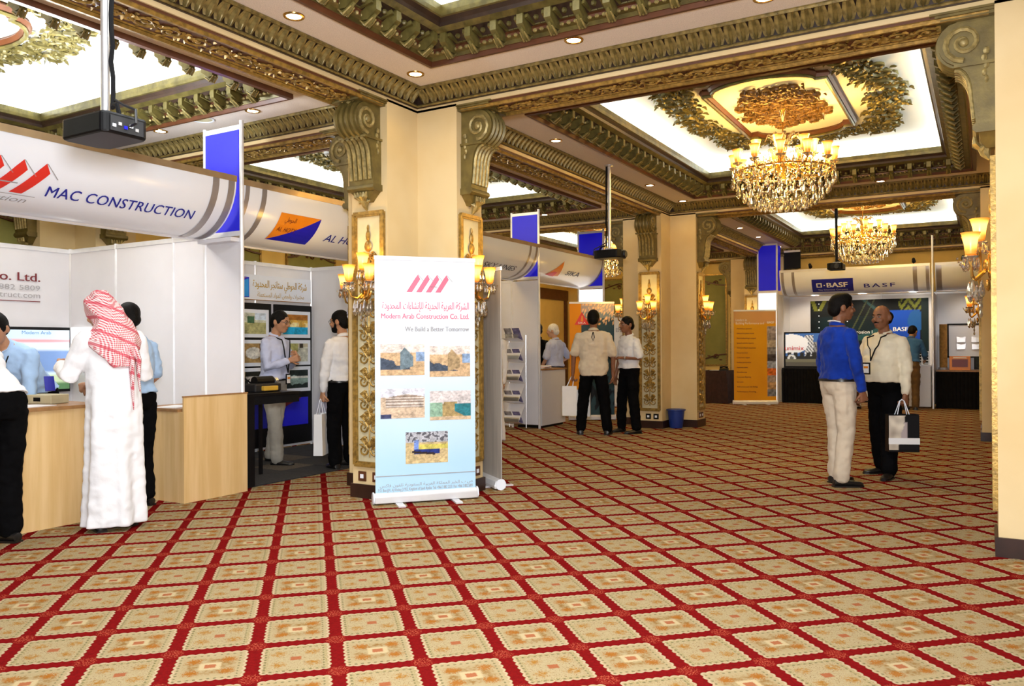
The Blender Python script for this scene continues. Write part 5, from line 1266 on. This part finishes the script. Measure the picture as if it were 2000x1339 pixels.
def person(label, x, y, h, Ht=1.75, skin='skin', hair='hair_black', style='short', shirt='shirt_white', sleeve='long', tuck=True, legs='black_cloth', shoe='shoe', fat=0., wide=1.,
           lean=0., side=0., twist=0., head=(0, 0), feet=((-.10, 0), (.10, 0)), toes=(12, -12), L=((-.15, 0, -1), (-.05, .15, -1)), R_=((.15, 0, -1), (.05, .15, -1)), curl=(.35, .35), palm=((1, 0, 0), (-1, 0, 0)),
           voxel=.011, robe=False, scarf=False, face=True, beard=None, belt=False, glasses=False, lanyard=None, moust=False, collar=True, seed=0., watch=None):
    k = Ht / 1.75; hp = Vector((0, 0, .93))
    ln, sd, tw = rad(lean), rad(side), rad(twist)
    def T(p):
        p = Vector(p); t = max(0., min(1., (p.z - .86) / .32)); t = t * t * (3 - 2 * t)
        return hp + Matrix.Rotation(-ln * t, 3, 'X') @ (Matrix.Rotation(sd * t, 3, 'Y') @ (Matrix.Rotation(tw * t, 3, 'Z') @ (p - hp)))
    nb = Vector((0, -.004, 1.50)); yaw, pit = rad(head[0]), rad(head[1])
    def Hd(p): return T(nb) + Matrix.Rotation(-ln * .35, 3, 'X') @ Matrix.Rotation(sd * .4, 3, 'Y') @ (Matrix.Rotation(yaw + tw, 3, 'Z') @ (Matrix.Rotation(-pit, 3, 'X') @ ((Vector(p) - nb) * (1.0 if p[2] < 1.52 else 1.07))))
    sc_ = lambda mb: [setattr(mb, 'v', [(a * k, b * k, c * k) for a, b, c in mb.v])]
    def rings(lo, hi, inf, flare=0.):
        zs = [z for z, *_ in TORSO if lo < z < hi]; zs = [lo] + zs + [hi]; out = []
        for z in zs:
            for i in range(len(TORSO) - 1):
                a, b = TORSO[i], TORSO[i + 1]
                if a[0] <= z <= b[0]:
                    t = (z - a[0]) / (b[0] - a[0]); w_, d_, o_ = [a[j] + (b[j] - a[j]) * t for j in (1, 2, 3)]
            bl = fat * math.exp(-((z - 1.06) / .13) ** 2); w_ = w_ * wide + inf + bl * .28; d_ = d_ + inf + bl * .55; o_ += bl * .48
            if z <= lo + 1e-6: w_ += flare; d_ += flare
            out.append([T((w_ * math.copysign(abs(math.cos(q)) ** .85, math.cos(q)), o_ + d_ * math.copysign(abs(math.sin(q)) ** .85, math.sin(q)), z)) for q in [2 * PI * j / 22 for j in range(22)]])
        return out
    arms = []
    for s_, (u, f), cu, pn in ((-1, L, curl[0], palm[0]), (1, R_, curl[1], palm[1])):
        sh = T((s_ * .178 * wide, -.006, 1.395)); el = sh + Vector(u).normalized() * .285; wr = el + Vector(f).normalized() * .250; arms.append((s_, sh, el, wr, Vector(f).normalized(), cu, pn))
    lg = []
    for (fx, fy), s_, to in zip(feet, (-1, 1), toes):
        hj = Vector((s_ * .088, -.005, .90)); an = Vector((fx, fy - .01, .085)); kn = (hj + an) / 2 + Vector((s_ * .006, .028, .025)); lg.append((hj, kn, an, to))
    # body: one continuous skin
    B = MB(); B.loft(rings(.85, 1.49, -.004)); fing = MB()
    limb(B, [T((0, -.008, 1.45)), Hd((0, .008, 1.56))], [.060, .054])
    def E(c, r, nn=12, mm=9):
        q = MB(); q.ell(c, r, nn, mm); B.add([Hd(p) for p in q.v], q.f)
    E((0, .026, 1.655), (.075, .096, .102)); E((0, .045, 1.605), (.062, .078, .078)); E((0, .068, 1.562), (.042, .050, .034)); E((0, .09, 1.61), (.050, .036, .045))
    for s_ in (-1, 1): E((s_ * .078, .012, 1.635), (.013, .024, .034), 8, 6); E((s_ * .036, .100, 1.615), (.024, .022, .022), 8, 6)
    limb(B, [Hd((0, .118, 1.655)), Hd((0, .137, 1.622))], [.010, .0155], 8); limb(B, [Hd((-.014, .124, 1.614)), Hd((.014, .124, 1.614))], [.010, .010], 7)
    limb(B, [Hd((-.040, .110, 1.668)), Hd((0, .119, 1.672)), Hd((.040, .110, 1.668))], [.008, .009, .008], 7)
    limb(B, [Hd((-.018, .117, 1.582)), Hd((.018, .117, 1.582))], [.008, .008], 7)
    for s_, sh, el, wr, fd, cu, pn in arms:
        limb(B, [sh, el, wr], [.048, .039, .027]); pm, fg = hand_pieces(wr + fd * .01, fd, pn, s_ * -1, cu, 1.0); B.add(pm.v, pm.f); fing.add(fg.v, fg.f)
    for hj, kn, an, to in lg: limb(B, [hj, kn, an, an + Vector((0, 0, -.03))], [.082, .055, .040, .04])
    sc_(B); sc_(fing)
    me = blob(B, skin, voxel * .8, 2, extra=fing); me.name = 'person'
    o = link('person', me, None, (x, y, 0), (0, 0, rad(h))); tag(o, label, 'person')
    def part(name, mb, m_, smooth=True, lab=None): sc_(mb); return obj(name, mb, m_, o, smooth, label=lab)
    def bpart(name, mb, m_, wr_=.0, fold=0., sm=4, vx=None, lab=None): sc_(mb); q = link(name, blob(mb, m_, vx or voxel, sm, wr_, fold, seed), o); q.data.name = name; return q
    # face
    if face:
        for s_ in (-1, 1):
            q = MB(); q.ell(Hd((s_ * .031, .106, 1.648)), .0108, 8, 6); e = part('eye', q, 'eye_white'); q = MB(); q.ell(Hd((s_ * .031, .1145, 1.648)), .0056, 6, 4); sc_(q); obj('iris', q, 'hair_black', e, True)
            q = MB(); q.tube([Hd((s_ * .014, .119, 1.668)), Hd((s_ * .032, .118, 1.674)), Hd((s_ * .05, .104, 1.667))], [.004, .0052, .002], 5); part('eyebrow', q, 'hair_black' if hair != 'hair_white' else hair)
        q = MB(); q.tube([Hd((-.023, .1195, 1.581)), Hd((0, .1265, 1.583)), Hd((.023, .1195, 1.581))], [.002, .0045, .002], 5); part('lips', q, M.setdefault('lip', mat('lips', (.32, .10, .08), .5, 0, .05, 9.)))
    if moust or beard:
        q = MB(); q.tube([Hd((-.028, .117, 1.592)), Hd((0, .1285, 1.598)), Hd((.028, .117, 1.592))], [.004, .0075, .004], 6); part('moustache', q, beard or 'hair_black')
    if beard:
        q = MB(); w_ = MB(); w_.ell((0, .060, 1.568), (.060, .064, .043), 14, 9); w_.ell((0, .082, 1.553), (.040, .044, .030), 12, 8)
        for s_ in (-1, 1): limb(w_, [(s_ * .066, .035, 1.625), (s_ * .056, .055, 1.575)], [.012, .018])
        q.add([Hd(p) for p in w_.v], w_.f); bpart('beard', q, beard, .002, 0, 2, .008)
    if glasses:
        q = MB()
        for s_ in (-1, 1):
            q.tube([Hd((s_ * .032 + .021 * math.cos(a), .124, 1.647 + .015 * math.sin(a))) for a in [2 * PI * i / 12 for i in range(13)]], .0022, 5); q.tube([Hd((s_ * .053, .122, 1.65)), Hd((s_ * .078, .03, 1.652))], .002, 5)
        q.tube([Hd((-.011, .126, 1.65)), Hd((.011, .126, 1.65))], .002, 5); part('glasses', q, 'dark_grey')
    # hair
    if not scarf:
        w_ = MB()
        if style == 'bald': w_.ell((0, -.022, 1.645), (.083, .076, .062), 14, 9); w_.ell((0, -.03, 1.61), (.066, .058, .05), 14, 9)
        else:
            w_.ell((0, .012, 1.672), (.084, .101, .099), 16, 11); w_.ell((0, -.035, 1.62), (.070, .058, .062), 14, 9)
            if style == 'full': w_.ell((0, .04, 1.725), (.066, .076, .048), 14, 9)
            for s_ in (-1, 1): limb(w_, [(s_ * .074, .03, 1.66), (s_ * .074, .03, 1.63)], [.012, .008])
        q = MB(); q.add([Hd(p) for p in w_.v], w_.f); bpart('hair', q, hair, .004, 0, 2, .009)
    # clothes
    if robe:
        S_ = MB(); rr = []
        for z, w_, d_, o_ in ((.035, .218, .165, .0), (.30, .208, .155, -.005), (.60, .198, .146, -.01), (.85, .195, .142, -.01), (1.0, .190, .140, -.008), (1.15, .188, .142, 0), (1.27, .195, .145, .008), (1.37, .195, .132, .003), (1.43, .168, .102, -.006), (1.475, .085, .075, -.01)):
            a_ = max(0, (1.15 - z)) * .020
            rr.append([T((( w_ + a_ * math.sin(9 * q + 1.3)) * math.cos(q), o_ + (d_ + a_ * math.sin(7 * q + z * .8)) * math.sin(q), z)) for q in [2 * PI * j / 64 for j in range(64)]])
        S_.loft(rr)
        for s_, sh, el, wr, fd, *_ in arms: limb(S_, [sh, el, wr - fd * .0], [.078, .068, .055], 12)
        bpart('robe', S_, 'robe', .007, .009, 3)
    else:
        hem = .985 if tuck else .84
        S_ = MB(); S_.loft(rings(hem, 1.478, .020, .012 if tuck else .035))
        for s_, sh, el, wr, fd, *_ in arms:
            if sleeve == 'long': limb(S_, [sh, sh.lerp(el, .5), el, el.lerp(wr, .5), wr - fd * .015], [.062, .061, .055, .049, .040], 12)
            else: limb(S_, [sh, sh.lerp(el, .45), sh.lerp(el, .82)], [.062, .066, .071], 12)
        for s_, sh, *_ in arms: limb(S_, [T((s_ * .05, -.012, 1.452)), T((s_ * .115 * wide, -.010, 1.425)), sh], [.036, .046, .056], 12)
        sh_o = bpart('shirt', S_, shirt, .013, .006, 3)
        if collar:
            q = MB(); pts = [T((.062 * math.cos(a), -.006 + .058 * math.sin(a), 1.488 - .018 * math.sin(a))) for a in [PI * (.5 + .12) + 2 * PI * .88 * i / 16 for i in range(17)]]
            q.tube(pts, .0145, 6, 1.5); sc_(q); obj('collar', q, shirt, sh_o, True)
        Tr = MB(); Tr.loft(rings(.845, 1.0, .012))
        for hj, kn, an, to in lg: limb(Tr, [hj + Vector((0, 0, -.01)), hj.lerp(kn, .5), kn, kn.lerp(an, .5), an + Vector((0, 0, .01))], [.100, .095, .083, .078, .076], 12)
        bpart('trousers', Tr, legs, .009, .010, 3)
        if belt:
            q = MB(); rr = rings(.968, 1.0, .024); q.loft(rr, True, False); part('belt', q, 'shoe')
    for (hj, kn, an, to), s_ in zip(lg, (-1, 1)):
        q = MB(); q.T = Matrix.Translation((an.x, an.y, 0)) @ Matrix.Rotation(rad(-to) * 1., 4, 'Z')
        prof = [(-.078, .018, .030), (-.070, .036, .050), (-.02, .040, .062), (.06, .046, .050), (.125, .047, .040), (.175, .036, .034), (.195, .016, .026)]
        q.loft([[(w_ * math.cos(a), yy, .004 + (hh) * (1 + math.sin(a)) * .62) for a in [2 * PI * j / 10 for j in range(10)]] for yy, w_, hh in prof])
        so = part('shoe', q, shoe)
        q = MB(); q.T = Matrix.Translation((an.x, an.y, 0)) @ Matrix.Rotation(rad(-to), 4, 'Z'); q.prism([(-.034, -.08), (.034, -.08), (.042, 0), (.050, .09), (.044, .16), (.02, .20), (-.02, .20), (-.044, .16), (-.050, .09), (-.042, 0)], .0, .014); sc_(q); obj('sole', q, 'shoe', so)
    if scarf:
        w_ = MB(); rr = []
        for z, a, b, cy in ((1.775, .02, .02, .01), (1.765, .055, .06, .01), (1.735, .080, .098, .012), (1.69, .094, .110, .010), (1.63, .100, .110, -.002), (1.57, .108, .110, -.022), (1.51, .128, .112, -.040), (1.45, .165, .118, -.050), (1.38, .195, .122, -.060), (1.31, .165, .095, -.090), (1.24, .110, .050, -.130), (1.17, .06, .025, -.145)):
            rr.append([((a + .008 * math.sin(6 * q + z * 20)) * math.cos(q), cy + (b + .008 * math.sin(8 * q - z * 25)) * math.sin(q), z) for q in [2 * PI * j / 40 for j in range(40)]])
        w_.loft(rr); q = MB(); q.add([(Hd(p) if p[2] > 1.55 else Hd(p).lerp(T(p), min(1, (1.55 - p[2]) / .12))) for p in w_.v], w_.f)
        sf = bpart('headscarf', q, 'checks', .006, .004, 2, .008)
        for tx, L_ in ((.05, .34), (.10, .22)):
            q = MB(); q.tube([T((tx, -.14, 1.33)), T((tx + .02, -.165, 1.22)), T((tx + .01, -.17, 1.22 - L_ * .5)), T((tx + .015, -.165, 1.22 - L_))], [.045, .038, .022, .006], 8, .45); sc_(q); obj('scarf_tail', q, 'checks', sf, True)
    if lanyard:
        z0, dy = lanyard; q = MB(); f_ = lambda xx, z: T((xx, 0, z)).y
        front = lambda xx, z: T((xx, .010 + (.122 + .022 + fat * .55 * math.exp(-((z - 1.06) / .13) ** 2) + fat * .48 * math.exp(-((z - 1.06) / .13) ** 2)) * math.sqrt(max(.2, 1 - (xx / .21) ** 2)) + .012 + dy, z))
        pts = [T((0, -.078, 1.49)), T((.062, -.03, 1.485)), front(.078, 1.435) + Vector((0, -.012, .004)), front(.062, 1.36), front(.03, z0 + .12), front(0, z0)]
        q.tube(pts, .0055, 5, 1.6); q.tube([Vector((0, 0, 0)) + T((0, -.078, 1.49)), T((-.062, -.03, 1.485)), front(-.078, 1.435) + Vector((0, -.012, .004)), front(-.062, 1.36), front(-.03, z0 + .12), front(0, z0)], .0055, 5, 1.6)
        ly = part('lanyard', q, 'black')
        q = MB(); c = front(0, z0 - .075); q.box((c.x, c.y + .008, c.z), (.085, .010, .12)); sc_(q); bd = obj('badge', q, 'black', o)
        q = MB(); q.box((c.x, c.y + .0145, c.z), (.064, .003, .092)); sc_(q); obj('badge_card', q, 'paper', bd); q = MB(); q.box((c.x, c.y + .0165, c.z + .012), (.05, .002, .022)); sc_(q); obj('badge_stripe', q, 'orange', bd)
    if watch is not None:
        s_, sh, el, wr, fd, cu, pn = arms[watch]; q = MB(); q.tube([wr - fd * .035, wr - fd * .015], [.036, .035], 12); part('wristwatch', q, 'alu')
    return o

def paper_bag(label, x, y, z, rz, wd, dp, ht, m_, hand=None, art=None):
    t = thing('paper_bag', label, 'bag', (x, y, z), rz)
    mb = MB(); mb.loft([[(-wd / 2, -dp / 2, 0), (wd / 2, -dp / 2, 0), (wd / 2, dp / 2, 0), (-wd / 2, dp / 2, 0)], [(-wd / 2, -dp * .42, ht), (wd / 2, -dp * .42, ht), (wd / 2, dp * .42, ht), (-wd / 2, dp * .42, ht)]], True, False)
    mb.add([(-wd / 2, -dp / 2, 0), (wd / 2, -dp / 2, 0), (wd / 2, dp / 2, 0), (-wd / 2, dp / 2, 0)], [(0, 3, 2, 1)])
    o = obj('bag_body', mb, m_, t); s_ = o.modifiers.new('thick', 'SOLIDIFY'); s_.thickness = .003
    hh = hand or (0, 0, ht + .15)
    for sg in (-1, 1): obj('handle', MB().tube([(-wd * .22, sg * dp * .40, ht - .03), (hh[0] - .02, hh[1] + sg * .006, hh[2] - .015), (hh[0], hh[1] + sg * .006, hh[2]), (hh[0] + .02, hh[1] + sg * .006, hh[2] - .015), (wd * .22, sg * dp * .40, ht - .03)], .0045, 6), 'white_gloss', t, True)
    return t
V_F = .0125
person('person in a white robe and red checked headscarf, seen from behind at the wood counter', -5.52, 3.60, 80, 1.74, robe=True, scarf=True, lean=8, head=(18, 28), L=((-.35, .25, -1), (.15, .95, .25)), R_=((.35, .15, -1), (-.25, .95, .1)), curl=(.9, .6), voxel=.010, feet=((-.11, 0), (.11, .05)), face=True, seed=1.)
t = thing('brochure', 'blue brochure held by the person in the white robe', 'brochure', (-5.93, 3.36, 1.02), rad(70)); obj('cover', MB().box((0, 0, .05), (.065, .010, .12)), 'navy', t, rot=(rad(-30), 0, 0))
person('person in white shirt and black trousers bending over the counter at the picture edge', -5.66, 2.86, 95, 1.78, lean=48, head=(0, -10), feet=((-.14, -.02), (.13, .10)), L=((-.1, .6, -1), (0, .75, -.5)), R_=((.1, .6, -1), (0, .75, -.5)), voxel=.011, seed=2.)
person('person in light blue shirt leaning on the far side of the long counter', -6.78, 3.72, 205, 1.74, shirt='shirt_sky', lean=42, head=(10, 10), L=((-.15, .2, -1), (-.05, .15, -1)), R_=((.2, .35, -1), (.0, .1, -1)), voxel=.012, lanyard=(1.2, .02), seed=3.)
person('person in blue shirt and black trousers mostly hidden behind the one in white robe', -6.12, 4.17, 88, 1.68, shirt='shirt_sky', sleeve='short', lean=6, L=((-.2, .2, -1), (0, .8, -.2)), R_=((.25, .1, -1), (.0, .7, -.4)), voxel=.012, seed=4.)
person('person with glasses, pale blue shirt, grey trousers and badge, hands raised together', -6.96, 6.48, -78, 1.72, skin='skin', shirt='shirt_pale', legs='grey_cloth', glasses=True, beard=None, lanyard=(1.06, .0), belt=True, fat=.02, lean=2, head=(6, 12), feet=((-.13, -.13), (.13, .14)), L=((-.25, .25, -1), (.72, .65, .45)), R_=((.25, .25, -1), (-.62, .75, .28)), curl=(.6, .6), palm=((1, 0, .2), (-1, 0, .2)), voxel=.010, seed=5., watch=0)
person('bearded person in white shirt with a white paper bag, at the dark tiles', -6.05, 6.62, 80, 1.70, shirt='shirt_white', beard='hair_black', glasses=True, belt=True, head=(22, 4), feet=((-.12, 0), (.14, .06)), L=((-.22, .05, -1), (-.02, .12, -1)), R_=((.15, .0, -1), (.0, .3, -1)), curl=(1.0, .4), palm=((1, 0, 0), (-1, 0, 0)), voxel=.010, seed=6.)
paper_bag('white paper bag hanging from the hand of the bearded person', -6.15, 6.385, .17, rad(118), .24, .10, .44, 'paper', (0, 0, .60))
person('dark haired person almost hidden behind the column with the banner', -6.48, 7.42, 70, 1.70, shirt='shirt_pale', voxel=.013, face=True, seed=7.)
person('person in white robe standing behind the beige-backed banner', -5.84, 9.30, 60, 1.70, robe=True, shoe='shoe_tan', voxel=.013, seed=8., head=(0, 5))
person('person in beige short-sleeved shirt seen from behind, white bags in one hand', -5.03, 10.94, 22, 1.83, shirt='shirt_beige', sleeve='short', tuck=False, wide=1.16, fat=.03, hair='hair_black', L=((-.28, .0, -1), (-.06, .10, -1)), R_=((.26, .0, -1), (-.02, .12, -1)), curl=(1.0, .4), feet=((-.19, 0), (.19, -.02)), toes=(-10, 10), head=(0, 4), voxel=.012, seed=9., skin='skin_dark')
m_ = MB(); m_.tube([(0, -.118, 1.53), (-.02, -.135, 1.45), (0, -.142, 1.40), (.02, -.135, 1.45), (0, -.118, 1.53)], .006, 5); o_ = [o for o in COL.objects if o.get('label', '').startswith('person in beige')][0]; obj('neck_cord', m_, 'black', o_, True)
paper_bag('white paper bag hanging at the hip of the person in beige shirt, outer one', -5.37, 10.80, .28, rad(35), .22, .09, .44, 'paper', (.06, .03, .60))
paper_bag('second white paper bag between the outer bag and the person in beige shirt', -5.22, 10.99, .26, rad(15), .20, .08, .40, 'shirt_white', (-.03, -.05, .62))
person('person in white polo shirt gesturing with one forearm, facing the one in beige', -4.66, 11.42, 148, 1.74, skin='skin_dark', shirt='shirt_white', sleeve='short', belt=False, head=(-4, 4), feet=((-.17, 0), (.17, .04)), L=((-.42, .10, -1), (.85, .50, .05)), R_=((.22, .05, -1), (.05, .25, -1)), curl=(.35, .35), palm=((0, 0, -1), (-1, 0, 0)), voxel=.012, seed=10., moust=False, watch=0)
person('white haired person in pale blue short-sleeved shirt behind the white booth counter', -6.72, 12.95, 75, 1.70, skin='skin_fair', hair='hair_white', shirt='shirt_pale', sleeve='short', L=((-.2, .1, -1), (.1, .6, -.7)), R_=((.50, -.25, -1), (-.35, .50, -.35)), voxel=.013, seed=11., head=(25, 6))
person('dark suited person beside the white haired one, cut by the booth post', -7.10, 13.0, 60, 1.72, shirt='black_cloth', voxel=.013, seed=12.)
person('person in royal blue shirt and khaki trousers seen from behind, one hand in pocket', -1.19, 8.10, -46, 1.77, shirt='shirt_blue', legs='khaki_cloth', belt=True, style='full', skin='skin_dark', head=(-14, 2), feet=((-.11, 0.06), (.12, -.05)), toes=(-6, 14), L=((-.26, .02, -1), (.10, .30, -1)), R_=((.34, -.04, -1), (-.12, .34, -1)), curl=(.4, .7), voxel=.010, seed=13., wide=1.04)
o_ = [o for o in COL.objects if o.get('label', '').startswith('person in royal')][0]
m_ = MB(); m_.tube([(-.066, -.02, 1.535), (-.05, -.072, 1.545), (0, -.085, 1.548), (.05, -.072, 1.545), (.066, -.02, 1.535)], .006, 5); obj('collar_stripe', m_, 'white_ink', o_, True)
person('stout person in cream shirt with a badge, holding a black and white paper bag', -.86, 8.80, 150, 1.69, skin='skin_dark', shirt='shirt_cream', hair='hair_black', style='bald', moust=True, fat=.115, wide=1.10, lanyard=(1.20, .02), head=(2, 4), feet=((-.11, .10), (.15, -.14)), toes=(-20, 25), L=((-.22, .05, -1), (-.04, .16, -1)), R_=((.24, .12, -1), (.05, .22, -1)), curl=(1.0, .4), palm=((1, 0, 0), (-1, 0, 0)), voxel=.010, seed=14.)
bg = paper_bag('black paper bag with a white band held by the person in cream shirt', -.685, 8.555, .29, rad(24), .28, .10, .36, 'black', (.0, .0, .50))
def bagart(u, v):
    n = noise.noise(Vector((u * 4, v * 5, 8)))
    if u < .55 - .25 * (1 - v) + .06 * n: return (.62 + .3 * n, .55 + .3 * n, .45 + .25 * n)
    if u < .62 and .25 < v < .8: return (.45, .38, .38)
    return (.006, .006, .008)
printed('picture', .278, .33, bagart, 24, 28, bg, (0, -.0525, .02)); obj('white_band', MB().bx(-.142, .142, -.056, -.052, .075, .135), 'paper', bg)
person('person in mid blue shirt and brown trousers leaning at the far white counter', -1.29, 18.02, -5, 1.72, shirt='shirt_mid', legs='brown_cloth', lean=14, head=(-10, 25), L=((-.2, .5, -1), (.1, .8, -.3)), R_=((.25, .4, -1), (-.1, .8, -.3)), voxel=.013, seed=15.)
person('dark haired person in white clothes between the two talking men, far behind them', -2.30, 17.8, 70, 1.62, shirt='shirt_white', sleeve='short', legs='shirt_white', skin='skin_dark', head=(10, 20), lean=8, L=((-.2, .3, -1), (.3, .5, .9)), R_=((.2, .3, -1), (-.2, .6, .6)), voxel=.013, seed=16.)
bpy.data.scenes.remove(BENCH)
